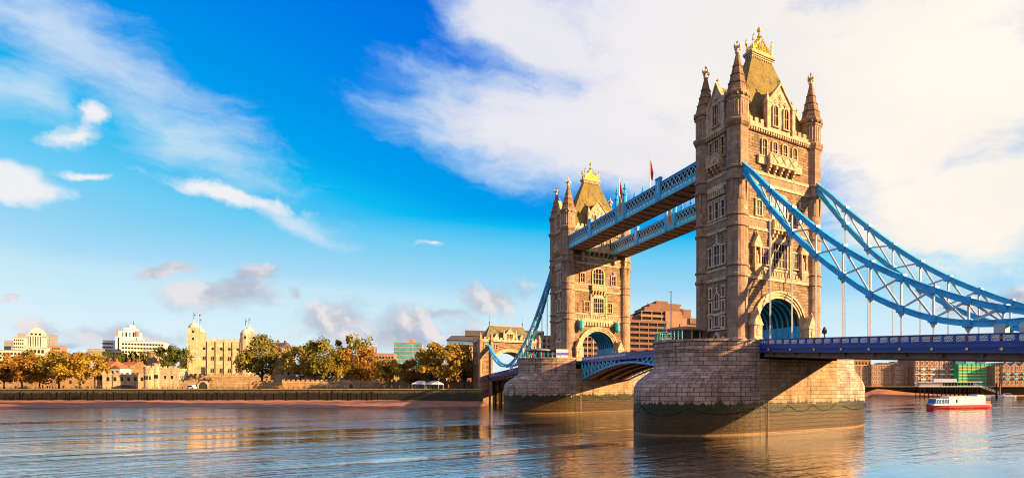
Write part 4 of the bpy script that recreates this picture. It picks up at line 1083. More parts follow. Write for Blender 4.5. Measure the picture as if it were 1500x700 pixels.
for k in range(34):
    px = rnd.choice([rnd.uniform(20, 690), rnd.uniform(60, 135), rnd.uniform(440, 690)]); x, y = WP(px, rnd.uniform(231, 237))
    person((x, y, ZG - .03), rnd.uniform(0, 6.28), 'person in dark clothes strolling on the quay behind the railing', 'people on the quay')
for k, px in enumerate((918, 922, 912)):
    person((-6.6, 52.0 - k * 1.6, 15.2), 0.3 * k, 'person in a dark coat on the bridge by the far leaf parapet', 'people on the bridge')
person((-6.7, 43.5, 15.25), 0, 'person in red at the parapet near midspan', None, PME2)

# ------------------------------------------------------------------ generic buildings
def wall_windows(t, w, h, cols, rows, ww, wh, z0, zstep, x0, xstep, d=0.0, mat='glass', frame=None, rz=0.0, arch=0, origin=(0, 0)):
    key = ('bw', ww, wh, mat, frame, arch)
    if key not in _wc:
        p = MB()
        if arch: n = 6; p.plate([(-ww / 2, 0), (ww / 2, 0)] + [(ww / 2 * math.cos(math.pi * i / n), wh - ww / 2 + ww / 2 * math.sin(math.pi * i / n)) for i in range(n + 1)], -.04, .1)
        else: p.box(-ww / 2, ww / 2, -.04, .1, 0, wh)
        f = None
        if frame:
            f = MB(); f.box(-ww / 2 - .2, -ww / 2, -.2, .1, -.15, wh + .2); f.box(ww / 2, ww / 2 + .2, -.2, .1, -.15, wh + .2)
            f.box(-ww / 2, ww / 2, -.2, .1, wh, wh + .2); f.box(-ww / 2, ww / 2, -.25, .1, -.2, 0); f.box(-.06, .06, -.1, .05, 0, wh)
        _wc[key] = (p.mesh('window', M[mat]), f.mesh('frame', M[frame]) if f else None)
    a, b = _wc[key]
    for r in range(rows):
        for c_ in range(cols):
            u = x0 + c_ * xstep; ox, oy = origin
            o = place('window', a, t, (ox + u * math.cos(rz), oy + u * math.sin(rz), z0 + r * zstep), rz)
            if b: place('frame', b, o)
def bld(name, label, cat, px0, px1, pyt, dep, phi, depth, mat, zb=ZG - .1, grp=None, base_py=None):
    x, y, w = frame(px0, px1, dep, phi); h = ZP(pyt, dep) - zb
    t = thing(name, label, cat, (x, y, zb), phi, grp)
    m = MB(); m.box(0, w, 0, depth, 0, h); part('wall', m, M[mat] if isinstance(mat, str) else mat, t)
    return t, w, h
def block(t, name, mat, x0, x1, y0, y1, z0, z1):
    m = MB(); m.box(x0, x1, y0, y1, z0, z1); return part(name, m, M[mat], t)
def merlons(m, x0, x1, y0, y1, z, w=.9, h=.9, gap=.8):
    k = x0
    while k + w <= x1 + .01: m.box(k, k + w, y0, y1, z, z + h); k += w + gap

# --- castle by the river
def curtain(label, px0, px1, pyt, dep, phi=RAD(-10), mat='castle', th=2.0, zb=ZG - .1, slits=0):
    x, y, w = frame(px0, px1, dep, phi); h = ZP(pyt, dep) - zb
    t = thing('castle_wall', label, 'castle wall', (x, y, zb), phi)
    m = MB(); m.box(0, w, 0, th, 0, h - .8); part('wall', m, M[mat], t)
    m = MB(); n_ = max(2, int(w / 1.7)); st = w / n_; o_ = [(0, h - .8)]
    for k in range(n_): o_ += [(k * st, h + .1), (k * st + st * .55, h + .1), (k * st + st * .55, h - .6), ((k + 1) * st, h - .6)]
    o_ += [(w, h - .8)]
    vs_ = []; fs = []
    for k in range(n_):                                   # one welded strip of merlons and gaps
        for x_, zt_ in ((k * st, h + .1), (k * st + st * .55, h + .1), (k * st + st * .55, h - .6), ((k + 1) * st, h - .6)):
            for y_ in (0, .6): vs_ += [(x_, y_, h - .8), (x_, y_, zt_)]
    for k in range(4 * n_ - 1):
        a = 4 * k; fs += [(a, a + 4, a + 5, a + 1), (a + 2, a + 3, a + 7, a + 6), (a + 1, a + 5, a + 7, a + 3)]
    fs += [(0, 1, 3, 2), (4 * (4 * n_ - 1), 4 * (4 * n_ - 1) + 2, 4 * (4 * n_ - 1) + 3, 4 * (4 * n_ - 1) + 1)]
    m.add(vs_, fs); part('battlement', m, M[mat], t)
    m = MB(); m.box(0, w, -.12, 0, h - 1.3, h - 1.05); part('string_course', m, M['castle2'], t)
    if slits: wall_windows(t, w, h, slits, 1, .7, 1.5, h * .45, 1, w / (slits + 1), w / (slits + 1))
    return t, w, h
def round_tower(label, pxc, rpx, pyt, dep, mat='castle2', zb=ZG - .1, cap=None, slits=True):
    x, y = WP(pxc, dep); r = rpx * dep / FP; h = ZP(pyt, dep) - zb
    t = thing('round_tower', label, 'tower', (x, y, zb))
    m = MB(); m.lathe(0, 0, [(r * 1.06, 0), (r, 1.5), (r, h - 1.3), (r * 1.06, h - 1.2), (r * 1.06, h - .8)], 24); part('wall', m, M[mat], t)
    m = MB()
    for k in range(10):
        a = k * math.pi / 5; m.bar((r * math.cos(a - .17), r * math.sin(a - .17), h - .4), (r * math.cos(a + .17), r * math.sin(a + .17), h - .4), .5, .85)
    part('battlement', m, M[mat], t)
    if slits:
        for a in (-2.3, -1.75, -1.2):
            m = MB(); m.box(-.3, .3, -.05, .1, 0, 1.6); part('slit_window', m, M['glass'], t, (r * math.cos(a), r * math.sin(a), h * .42), a + math.pi / 2)
    return t
t, w, h = curtain('pale riverside castle wall with a dark low water gate between two round turrets', 150, 216, 545.5, 246, mat='castle2')
wall_windows(t, w, h, 6, 1, .9, 1.7, h * .5, 1, 1.8, (w - 3.6) / 5)
m = MB(); n = 8; m.plate([(4.2 * math.cos(math.pi * i / n), 1.9 * math.sin(math.pi * i / n)) for i in range(n + 1)], -.15, .05); part('water_gate', m, M['darkiron'], t, (w * .48, 0, 0))
for fx in (.22, .72): m = MB(); m.box(-.08, .08, -.12, 0, 0, h - 1); part('drainpipe', m, M['darkiron'], t, (w * fx, 0, 0))
round_tower('round castle turret at the left end of the water gate wall', 146, 5.7, 536, 245)
round_tower('round castle turret at the right end of the water gate wall', 218, 5.4, 536, 245)
round_tower('slender taller castle turret beside the water gate wall', 229, 3.6, 532, 249)
t, w, h = curtain('square golden castle block right of the slender turret', 232, 262, 536.5, 258, mat='castle2', th=9, slits=2)
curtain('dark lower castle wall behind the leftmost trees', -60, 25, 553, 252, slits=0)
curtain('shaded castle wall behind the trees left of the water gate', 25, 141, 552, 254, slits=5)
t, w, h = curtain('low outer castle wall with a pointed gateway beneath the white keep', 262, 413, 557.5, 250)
def gate(t, u, hw, hh, frame_mat='castle2'):
    m = MB(); m.plate([(-hw, 0), (hw, 0), (hw, hh * .55), (hw * .6, hh * .85), (0, hh), (-hw * .6, hh * .85), (-hw, hh * .55)], -.2, .05); g = part('gateway', m, M['darkiron'], t, (u, 0, 0))
    m = MB(); o = [(-hw, 0), (-hw, hh * .55), (-hw * .6, hh * .85), (0, hh), (hw * .6, hh * .85), (hw, hh * .55), (hw, 0)]
    for a, b in zip(o, o[1:]): m.bar((a[0], -.2, a[1]), (b[0], -.2, b[1]), .5, .5, up=(-(b[1] - a[1]), 0, b[0] - a[0]))
    part('gate_surround', m, M[frame_mat], g)
gate(t, w * .225, 1.7, 3.6)
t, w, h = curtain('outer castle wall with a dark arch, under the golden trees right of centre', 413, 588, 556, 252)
gate(t, w * .56, 1.1, 2.8)
t, w, h = curtain('inner castle wall in front of the white keep', 258, 420, 547.5, 288, zb=ZG + 2)
t, w, h = curtain('inner castle wall behind the middle trees', 420, 585, 551, 280, zb=ZG + 1)
curtain('end of the castle wall right of the trees, beside the white marquees', 585, 642, 543, 262, mat='castle2', th=6)
curtain('low pale wall between marquees and gatehouse', 641, 703, 557, 262, mat='brown_pale')
round_tower('big pale drum tower half hidden behind trees right of the keep', 417, 13, 521, 272, cap=True)
round_tower('pale drum tower low between trees right of the centre', 455, 9, 538, 266, slits=False)
round_tower('small turreted tower above the water gate, with square battlements', 226, 7.5, 514, 330, mat='castle')
curtain('low castle range behind the water gate wall', 190, 236, 535, 300, mat='castle', slits=3)
# white keep
def keep():
    dep = 345; zb = ZG; x, y, w = frame(281, 362, dep, 0); h = ZP(495.5, dep) - zb
    t = thing('castle_keep', 'pale square castle keep with four domed corner turrets', 'castle', (x, y, zb))
    dp = w * .9
    m = MB(); m.box(0, w, 0, dp, 0, h - 1.2); part('wall', m, M['castle2'], t)
    m = MB(); merlons(m, 0, w, 0, .8, h - 1.2, 1.5, 1.4, 1.2); merlons(m, 0, w, dp - .8, dp, h - 1.2, 1.5, 1.4, 1.2)
    k = 0
    while k < dp - 1.5: m.box(w - .8, w, k, k + 1.5, h - 1.2, h + .2); m.box(0, .8, k, k + 1.5, h - 1.2, h + .2); k += 2.7
    part('battlement', m, M['castle2'], t)
    for i in range(6):
        u = w * (.14 + i * .152); m = MB(); m.box(u - .55, u + .55, -.7, .05, 0, h - 2.0); part('buttress', m, M['castle2'], t)
    tops = {(0, 0): 481.5, (1, 0): 487.5, (1, 1): 480, (0, 1): 484}
    for (a, b), py in tops.items():
        r = 2.6; cx, cy = (.8 if a == 0 else w - .8), (.8 if b == 0 else dp - .8); th = ZP(py, dep) - zb
        m = MB()
        if a == 1 and b == 0: m.lathe(cx, cy, [(r, 0), (r, th)], 16)
        else: m.box(cx - r, cx + r, cy - r, cy + r, 0, th)
        to = part('corner_turret', m, M['castle2'], t)
        m = MB(); m.lathe(cx, cy, [(r * 1.02, th), (r * .98, th + .5), (r * .82, th + 1.5), (r * .5, th + 2.6), (.25, th + 3.6), (.2, th + 5.2)], 12); part('dome', m, M['lead'], to, smooth=True)
        m = MB(); m.lathe(cx, cy, [(.14, th + 5), (.1, th + 9.5)], 6); m.box(cx - .1, cx + .7, cy - .06, cy + .06, th + 7.6, th + 8.2); part('weathervane', m, M['darkiron'], to)
        if not (a == 1 and b == 0):
            wall_windows(to, 0, 0, 1, 1, .9, 1.6, th - 3.2, 1, cx, 1, origin=(0, cy - r))
            wall_windows(to, 0, 0, 1, 1, .9, 1.6, th - 7.5, 1, cx, 1, origin=(0, cy - r))
        else: wall_windows(to, 0, 0, 1, 1, .9, 1.6, th - 3.0, 1, cx, 1, origin=(0, cy - r))
    for r_, (zz, ww, wh) in enumerate(((h * .30, 1.5, 2.6), (h * .55, 1.5, 2.4), (h * .76, 1.2, 1.7))):
        wall_windows(t, w, h, 5, 1, ww, wh, zz, 1, w * .216, w * .152, arch=1, frame='castle2' if r_ < 2 else None)
    m = MB(); m.box(-1.2, 1.2, -.3, .05, 0, 4.5); part('door', m, M['darkiron'], t, (w * .19, 0, h * .26))
    return t
keep()
fp = thing('flagpole', 'thin pole with a flag on the left turret of the keep', 'flagpole', (*WP(290.5, 346), ZP(472, 346)))
m = MB(); m.lathe(0, 0, [(.13, -2), (.1, 5.4)], 6); part('pole', m, M['white'], fp)
m = MB(); m.add([(0, 0, 5.2), (1.2, -.1, 4.9), (1.0, .15, 4.0), (.2, 0, 3.6), (0, .06, 5.2), (1.2, -.04, 4.9), (1.0, .21, 4.0), (.2, .06, 3.6)], [(0, 1, 2, 3), (7, 6, 5, 4), (0, 4, 5, 1), (1, 5, 6, 2), (2, 6, 7, 3), (3, 7, 4, 0)]); part('flag', m, M['red'], fp)
t, w, h = bld('stone_house', 'tall golden stone house left of the white keep', 'house', 263, 281, 521, 338, 0, 12, 'castle2'); wall_windows(t, w, h, 2, 3, 1.4, 2.2, h - 11, 3.6, w * .3, w * .4)
m = MB(); m.frustum((-.4, w + .4, -.4, 12.4), h, (1, w - 1, 5, 7), h + 2.2); part('roof', m, M['roof_dark'], t)
def gabled(label, px0, px1, pyt, pyr, dep, depth, mat, roof, phi=PHI_I, chim=1, front=False):
    t, w, h = bld('gabled_house', label, 'house', px0, px1, pyt, dep, phi, depth, mat); rh = ZP(pyr, dep) - ZP(pyt, dep)
    m = MB()
    if front: m.plate([(-.3, h), (w + .3, h), (w / 2, h + rh)], -.05, depth)
    else: m.frustum((-.3, w + .3, -.4, depth + .4), h, (-.1, w + .1, depth / 2 - .1, depth / 2 + .1), h + rh)
    rf = part('roof', m, M[roof], t)
    for k in range(chim):
        u = w * (.2 + .6 * k / max(chim - 1, 1)); m = MB(); m.box(u - .5, u + .5, depth * .5 - .5, depth * .5 + .5, h + rh * .4, h + rh + 1.4); part('chimney', m, M['brick_red'], rf)
    wall_windows(t, w, h, max(2, int(w / 3)), 1, 1.0, 1.6, h - 2.6, 1, 1.4, (w - 2.8) / max(1, max(2, int(w / 3)) - 1))
    return t
gabled('red roofed house left of the white gable, above the water gate wall', 144, 160, 536, 528, 300, 9, 'brick_brown', 'roof_red', chim=2)
gabled('small house with a white timbered gable behind the water gate wall', 161, 176, 540, 534, 292, 7, 'white_clad', 'roof_red', front=True, chim=0)
gabled('brown roofed house with two chimneys right of the white gable', 172, 192, 537, 529, 306, 9, 'brick_brown', 'roof_red', chim=2)
gabled('dark brick house glimpsed between the middle trees', 395, 413, 509, 501, 370, 10, 'brick_brown', 'roof_dark', chim=2)

# --- city behind, left
def office(label, px0, px1, pyt, dep, depth, wall, win='glass', cols=6, rows=4, phi=0.0, ww=None, wh=1.7, zstep=3.4, frame_=None, cat='office block'):
    t, w, h = bld('office_block', label, cat, px0, px1, pyt, dep, phi, depth, wall)
    ww = ww or w / cols * .6
    wall_windows(t, w, h, cols, rows, round(ww, 2), wh, h - rows * zstep, zstep, w / cols / 2, w / cols, mat=win, frame=frame_)
    m = MB(); m.box(-.25, w + .25, -.25, depth + .25, h, h + .5); part('roof_slab', m, M['grey_clad'], t)
    return t, w, h
t, w, h = office('low white office building at the left edge behind trees', -30, 36, 513, 470, 20, 'pale_concrete', cols=12, rows=3)
office('dark glass office block at the far left skyline', 6, 21, 499, 560, 20, 'grey_clad', 'glass_blue', 5, 5)
t, w, h = office('slim pale grey tower beside the dark glass block at far left', 20, 35, 494, 540, 18, 'pale_concrete', 'glass', 5, 8)
block(t, 'lift_housing', 'grey_clad', w * .2, w * .7, 4, 12, h + .5, h + 4.5)
office('dark green glass block right behind the ornate stone tower', 62, 74, 490, 600, 20, 'grey_clad', 'glass_teal', 4, 7)
t, w, h = office('brown low building right of the ornate stone tower', 64, 88, 506, 520, 18, 'brown_pale', 'glass', 8, 4)
def ornate():
    dep = 500; x, y, w = frame(36, 66, dep, 0); zb = ZG; Z = lambda py: ZP(py, dep) - zb
    t = thing('ornate_tower', 'ornate stepped pale stone tower with colonnade on the left skyline', 'tower', (x, y, zb)); c_ = w / 2
    m = MB(); m.box(0, w, 0, w, 0, Z(509)); part('base', m, M['pale_concrete'], t)
    m = MB(); m.box(-.6, w + .6, -.6, w + .6, Z(509), Z(508)); m.box(w * .12, w * .88, w * .12, w * .88, Z(508), Z(492)); part('shaft', m, M['pale_concrete'], t)
    for i in range(6):
        u = w * (.2 + .12 * i); m = MB(); m.lathe(u, w * .08, [(.55, Z(508)), (.45, Z(493))], 8); part('column', m, M['pale_concrete'], t)
    m = MB(); m.box(w * .06, w * .94, w * .03, w * .94, Z(492.5), Z(491)); m.box(w * .16, w * .84, w * .16, w * .84, Z(491), Z(487)); m.box(w * .22, w * .78, w * .22, w * .78, Z(487), Z(483.5)); part('attic', m, M['pale_concrete'], t)
    m = MB(); m.frustum((w * .24, w * .76, w * .24, w * .76), Z(483.5), (w * .4, w * .6, w * .4, w * .6), Z(479.5)); part('roof', m, M['pale_concrete'], t)
    wall_windows(t, w, 0, 5, 1, 1.2, 6, Z(506), 1, w * .26, w * .12, origin=(0, w * .12))
    wall_windows(t, w, 0, 5, 2, 1.5, 3, Z(526), Z(517) - Z(526), w * .12, w * .19)
    wall_windows(t, w, 0, 3, 1, 1.4, 1.8, Z(490.5), 1, w * .3, w * .2, origin=(0, w * .16))
ornate()
office('low teal glass roofed building left of the white tower block', 128, 152, 511, 480, 20, 'grey_clad', 'glass_teal', 7, 3)
office('bright blue glass block just left of the white tower block', 151, 165, 499, 520, 18, 'white_clad', 'glass_blue', 5, 6, ww=2.4)
t, w, h = office('long white office block right of the white tower block', 178, 240, 500, 490, 22, 'white_clad', 'glass', 14, 6, ww=1.5)
def white_tower():
    dep = 510; x, y, w = frame(169, 203, dep, 0); zb = ZG; Z = lambda py: ZP(py, dep) - zb
    t = thing('office_block', 'stepped white and glass tower block with a thin mast on the left skyline', 'office block', (x, y, zb))
    m = MB(); m.box(0, w, 0, 22, 0, Z(493)); m.box(w * .08, w * .92, 2, 20, Z(493), Z(485)); m.box(w * .3, w * .8, 4, 18, Z(485), Z(480)); m.box(w * .55, w * .72, 5, 12, Z(480), Z(475)); part('wall', m, M['white_clad'], t)
    for k in range(6):
        u = w * (.1 + k * .155); top = Z(486) if 0 < k < 5 else Z(494); m = MB(); m.box(u, u + w * .07, -.15 if top < Z(490) else 1.8, 2.2, 10, top); part('window_strip', m, M['glass_blue'] if k % 2 else M['glass'], t)
    m = MB(); m.lathe(w * .68, 8, [(.25, Z(475)), (.1, Z(468))], 6); part('mast', m, M['darkiron'], t)
    for s in (.02, .9): m = MB(); m.box(w * s, w * (s + .08), .5, 4, Z(493), Z(484)); part('corner_pier', m, M['brown_pale'], t)
white_tower()
t, w, h = office('white low block left of the white tower block, behind trees', 142, 178, 513, 500, 18, 'white_clad', 'glass', 8, 3)
office('small grey block peeping above trees left of the keep', 275, 281, 505, 540, 12, 'grey_clad', 'glass_blue', 3, 5)
# --- city behind, middle
t, w, h = office('teal glass office building on the skyline right of centre', 577, 604, 502, 420, 22, 'grey_clad', 'glass_teal', 7, 6, RAD(-12), ww=1.75, wh=2.4, zstep=3.0)
block(t, 'lift_housing', 'brown_pale', w * .78, w * 1.05, 3, 12, h, h + 3.6)
office('green glass corner block beside the teal office', 604, 618, 502, 425, 18, 'grey_clad', 'glass_teal', 3, 6, RAD(-12), ww=2.0, wh=2.4, zstep=3.0)
office('brick block with flat roof left of the teal office', 546, 577, 518, 400, 18, 'brick_brown', 'glass', 7, 3, RAD(-12))
office('narrow brown stair tower between two trees at the centre', 540, 548, 508, 410, 12, 'brick_brown', 'glass', 2, 4, RAD(-12))
office('grey concrete block behind the tallest golden tree', 614, 640, 512, 430, 14, 'grey_clad', 'glass', 6, 4, RAD(-12))
t, w, h = office('red brick office with a dark stepped roof left of the gatehouse', 655, 712, 505, 300, 26, 'brick_red', 'glass', 9, 5, RAD(-12), ww=1.2, wh=1.9, zstep=3.3, frame_='white_trim')
m = MB(); m.box(0, w, .5, 26, h + .5, h + 2.4); part('glazed_storey', m, M['glass_blue'], t)
m = MB(); m.frustum((-.5, w + .5, -.3, 26), h + 2.4, (2, w, 5, 22), h + 5.2); m.box(w * .45, w, 4, 20, h + 5.2, h + 8.2); part('roof', m, M['roof_dark'], t)
t, w, h = office('brown office behind the chain, between gatehouse and farther tower', 764, 812, 492, 320, 20, 'brick_brown', 'glass', 8, 5, RAD(-12))
m = MB(); m.box(1, w * .7, 3, 16, h + .5, h + 3.2); part('roof_storey', m, M['roof_dark'], t)
# approach road north of the gatehouse, with its railing
ap = thing('approach_viaduct', 'approach road with blue and white parapet left of the gatehouse', 'viaduct', (0, 186, 0)); ax0, ay0 = -12.5, 186
a_ = Vector(WP(752, 262)); b_ = Vector(WP(640, 268))
m = MB(); d = (b_ - a_).normalized(); nrm = Vector((-d.y, d.x))
def rib(z0, z1, off, th):
    m_ = MB(); p = [a_ + nrm * off, b_ + nrm * off, b_ + nrm * (off + th), a_ + nrm * (off + th)]; m_.prism([(q.x, q.y - 186) for q in p], z0, z1); return m_
part('deck', rib(11.0, 12.1, -8, 8), M['brown_pale'], ap); part('parapet', rib(12.1, 12.9, .1, .3), M['royal'], ap); part('handrail', rib(12.9, 13.15, .05, .4), M['white'], ap)
for k in range(7):
    q = a_ + (b_ - a_) * (k + .5) / 7; m = MB(); m.box(-.8, .8, -3, 3, 5, 11.0); part('pillar', m, M['brown_pale'], ap, (q.x, q.y - 186, 0))
for k, px in enumerate((687, 693, 699)):
    x, y = WP(px, 262); tt = thing('lamp_standard', ('first', 'second', 'third')[k] + ' turquoise lamp standard from the left on the approach parapet', 'street lamp', (x, y, 12.1), 0, 'lamp standards on the approach')
    m = MB(); m.lathe(0, 0, [(.5, 0), (.5, 1.2), (.22, 1.4), (.22, 3.6), (.55, 3.8), (.5, 5.0), (.1, 5.6)], 8); part('post', m, M['teal'], tt)
    m = MB(); m.lathe(0, 0, [(.3, 5.6), (.35, 6.2), (.05, 6.6)], 8); part('lantern', m, M['white'], tt)
# --- big stepped hotel
def hotel():
    dep = 318; x, y, w = frame(852, 1034, dep, RAD(-12)); zb = ZG; t = thing('hotel', 'big stepped brown concrete hotel with banded floors between the two towers', 'hotel', (x, y, zb), RAD(-12))
    k_ = w / (1034 - 852); U = lambda px: (px - 852) * k_; Z = lambda py: ZP(py, dep) - zb
    def core(x0, x1, y0, y1, top, mat='glass'): m = MB(); m.box(x0, x1, y0, y1, 0, top); part('floors', m, M[mat], t)
    def bands(x0, x1, y0, y1, z0, z1, step=3.1, mat='brown_conc'):
        z = z0
        while z < z1:
            m = MB(); m.box(x0 - .6, x1 + .6, y0 - .8, y1 + .6, z, min(z + 1.45, z1)); part('floor_band', m, M[mat], t); z += step
        n_ = max(2, int((x1 - x0) / 5))
        for i in range(n_ + 1):
            m = MB(); u = x0 + (x1 - x0) * i / n_; m.box(u - .25, u + .25, y0 - .62, y0 + .1, 0, z1 - .2); part('fin', m, M[mat], t)
    core(U(852), U(972), 0, 30, Z(470)); bands(U(852), U(972), 0, 30, 2.5, Z(468))
    core(U(972), U(1030), 2, 30, Z(482)); bands(U(972), U(1030), 2, 30, 2.5, Z(480))
    core(U(940), U(1000), 6, 34, Z(456)); bands(U(940), U(1000), 6, 34, Z(470), Z(453), 3.1, 'brown_pale')
    def solid(px0, px1, y0, y1, py0, py1, mat='brown_conc', name='roof_block'): m = MB(); m.box(U(px0), U(px1), y0, y1, Z(py0), Z(py1)); part(name, m, M[mat], t)
    solid(946, 1006, 8, 30, 455, 446); solid(955, 1002, 10, 28, 446, 440); solid(967, 985, 12, 24, 440, 434.5); solid(985, 1008, 14, 26, 440, 437)
    solid(1000, 1028, 5, 28, 481, 462, 'brown_pale'); solid(1000, 1018, 8, 26, 462, 447); solid(1013, 1030, 4, 20, 470, 461)
    solid(923, 945, 8, 26, 468, 460); solid(975, 999, 4.5, 8, 480, 452, 'brown_pale', 'stair_shaft')
    for px, py in ((958, 436), (990, 432), (1002, 434)):
        m = MB(); m.lathe(U(px), 18, [(.15, Z(446)), (.08, Z(py))], 5); part('aerial', m, M['darkiron'], t)
hotel()

# --- right bank, beyond the bridge
DR = 398
def rb_(label, px0, px1, pyt, mat, depth=22, dep=DR, name='waterfront_building', cat='waterfront building'): return bld(name, label, cat, px0, px1, pyt, dep, RAD(-22), depth, mat)
t, w, h = rb_('brown brick apartments with rounded bays, right of the near pier', 1250, 1341, 535.5, 'brick_brown')
for a, b in ((1271, 1285), (1305, 1320)):
    u0, u1 = [(p - 1250) / 91 * w for p in (a, b)]; m = MB(); m.prism([(u0, .1), (u0 + 1.5, -2.2), (u1 - 1.5, -2.2), (u1, .1)], 0, h + 1.0); part('bay', m, M['brick_brown'], t)
    wall_windows(t, w, h, 3, 4, .9, 1.7, 2.5, 3.3, u0 + 2.2, (u1 - u0 - 4.4) / 2, origin=(0, -2.2), frame='white_trim')
for a, b, n in ((1258, 1271, 3), (1285, 1305, 4), (1320, 1341, 4)):
    u0, u1 = [(p - 1250) / 91 * w for p in (a, b)]; wall_windows(t, w, h, n, 4, .9, 1.7, 2.5, 3.3, u0 + 1.2, (u1 - u0 - 2.4) / (n - 1), frame='white_trim')
m = MB(); m.box(-.3, w + .3, -.3, 22, h, h + .5); part('cornice', m, M['trim'], t)
t, w, h = rb_('orange brick penthouse block behind the brown apartments', 1252, 1276, 526.5, 'brick_orange', 14, DR + 40); wall_windows(t, w, h, 5, 2, 1.2, 1.8, h - 7, 3.3, 1.5, (w - 3) / 4)
t, w, h = rb_('orange brick apartment block with white balconies and cornices', 1340, 1403, 527, 'brick_orange')
for z in (h - .5, h - 10.2, h - 16.5): m = MB(); m.box(-.3, w + .3, -.45, 0, z, z + .55); part('cornice', m, M['white_trim'], t)
wall_windows(t, w, h, 9, 5, 1.5, 2.1, 1.6, 3.55, 1.8, (w - 3.6) / 8, frame='white')
for i in range(4):
    for j in range(3):
        u = w * (.17 + .22 * i); m = MB(); m.box(u - 1.7, u + 1.7, -1.4, .02, 0, .2); m.box(u - 1.7, u + 1.7, -1.4, -1.3, .2, 1.0); part('balcony', m, M['white'], t, (0, 0, 4.9 + j * 3.55))
m = MB(); m.frustum((-.2, w + .2, 0, 22), h, (2, w - 2, 6, 18), h + 3); part('roof', m, M['roof_dark'], t)
t, w, h = rb_('building wrapped in green scaffold netting on the far right bank', 1404, 1456, 533, 'net')
for z in range(1, 8): m = MB(); m.box(-.2, w + .2, -.18, .0, z * h / 8, z * h / 8 + .35); part('scaffold_lift', m, M['brass'], t)
for i in range(9): m = MB(); m.box(w * i / 8 - .1, w * i / 8 + .1, -.25, -.05, 0, h + 1); part('scaffold_pole', m, M['white_trim'] if i == 6 else M['net'], t)
for i, (a, b, z) in enumerate(((.0, .25, 2.6), (.28, .55, 3.4), (.6, .85, 2.2))): block(t, 'site_hut', 'glass_blue' if i != 1 else 'teal', w * a, w * b, 3, 10, h, h + z)
block(t, 'banner', 'white', w * .84, w * .99, -.3, -.24, h * .55, h * .62)
t, w, h = rb_('narrow brown brick tower beside the green netting', 1457.5, 1467, 535, 'brick_brown', 10, DR - 4); wall_windows(t, w, h, 2, 5, .8, 1.5, 2, 3, w * .3, w * .4)
t, w, h = rb_('brown Victorian warehouse with blue balconies at the right edge', 1467.5, 1530, 536, 'brick_orange')
wall_windows(t, w, h, 10, 4, 1.2, 2.0, 2.2, 3.4, 1.6, (w - 3.2) / 9, frame='white_trim')
for i in range(5):
    m = MB(); u = w * (.1 + .2 * i); m.plate([(u - 3, h), (u + 3, h), (u, h + 2.6)], 0, 20); g = part('gable', m, M['brick_brown'], t)
    m = MB(); m.box(u + 2.4, u + 3.3, 4, 5, h, h + 4.5); part('chimney', m, M['brick_red'], g)
for i in range(5):
    for j in range(2): m = MB(); u = w * (.1 + .2 * i); m.box(u - 1.4, u + 1.4, -1.2, .02, 0, 1.0); part('balcony', m, M['blue'], t, (0, 0, 5.4 + 3.4 * j))
for i, (px, pyt, mt) in enumerate(((1300, 529, 'brick_brown'), (1322, 527, 'grey_clad'), (1480, 529, 'brick_brown'))):
    t, w, h = bld('rear_building', ('brown roofline behind the bay fronted apartments', 'grey plant block behind the bay fronted apartments', 'brown block behind the Victorian warehouse')[i], 'building', px - 12, px + 12, pyt + 2, DR + 60, PHI_I, 14, mt); wall_windows(t, w, h, 5, 2, 1.4, 1.6, h - 6.5, 3.2, 1.5, (w - 3) / 4)
# right river wall with timber facing
ra_, rb2 = WP(1232, 385.5), WP(1700, 385.5)
t, Lr, rr = wall_line('river_wall', 'dark timber faced river wall below the right bank buildings', 'river wall', ra_, rb2, -1, ZG, 2, M['timber'], M['castle2'])
t, Lr, rr = wall_line('river_wall', 'river wall right of the gatehouse, behind the bridge', 'river wall', (12.9, 173), (20, 186), -1, ZG - .04, 1.5, M['quay'])
t, Lr, rr = wall_line('river_wall', 'long river wall below the hotel, behind the bridge', 'river wall', (20.3, 186), (ra_[0] - .2, ra_[1] + .3), -1, ZG - .03, 2, M['quay'])
m = MB(); vs_ = []; fs = []
pr_ = [(1240, 0.3), (1262, 1.2), (1285, 4.6), (1300, 4.0), (1325, 2.4), (1350, 1.6), (1380, .9), (1430, .6), (1520, .5)]
for px, zt_ in pr_:
    for d, z in ((350, -.5), (362, .05), (374, zt_ * .55 + .1), (385.4, zt_)): x, y = WP(px, d); vs_.append((x, y, z))
for i in range(len(pr_) - 1):
    for k in range(3): fs.append((i * 4 + k, i * 4 + 4 + k, i * 4 + 5 + k, i * 4 + 1 + k))
m.add(vs_, fs); struct('beach', m, M['sand'], True)
pmesh = MB(); pmesh.lathe(0, 0, [(.28, -1.5), (.25, 6.4)], 8); PILE = pmesh.mesh('timber_pile', M['timber'])
for k in range(30):
    px = 1345 + k * 3.6; x, y = WP(px, 384.2); o = place('timber_pile', PILE, None, (x, y, .2 - rnd.random() * .7)); tag(o, 'dark timber pile standing before the right bank river wall', 'pile', 'timber piles along the right bank')
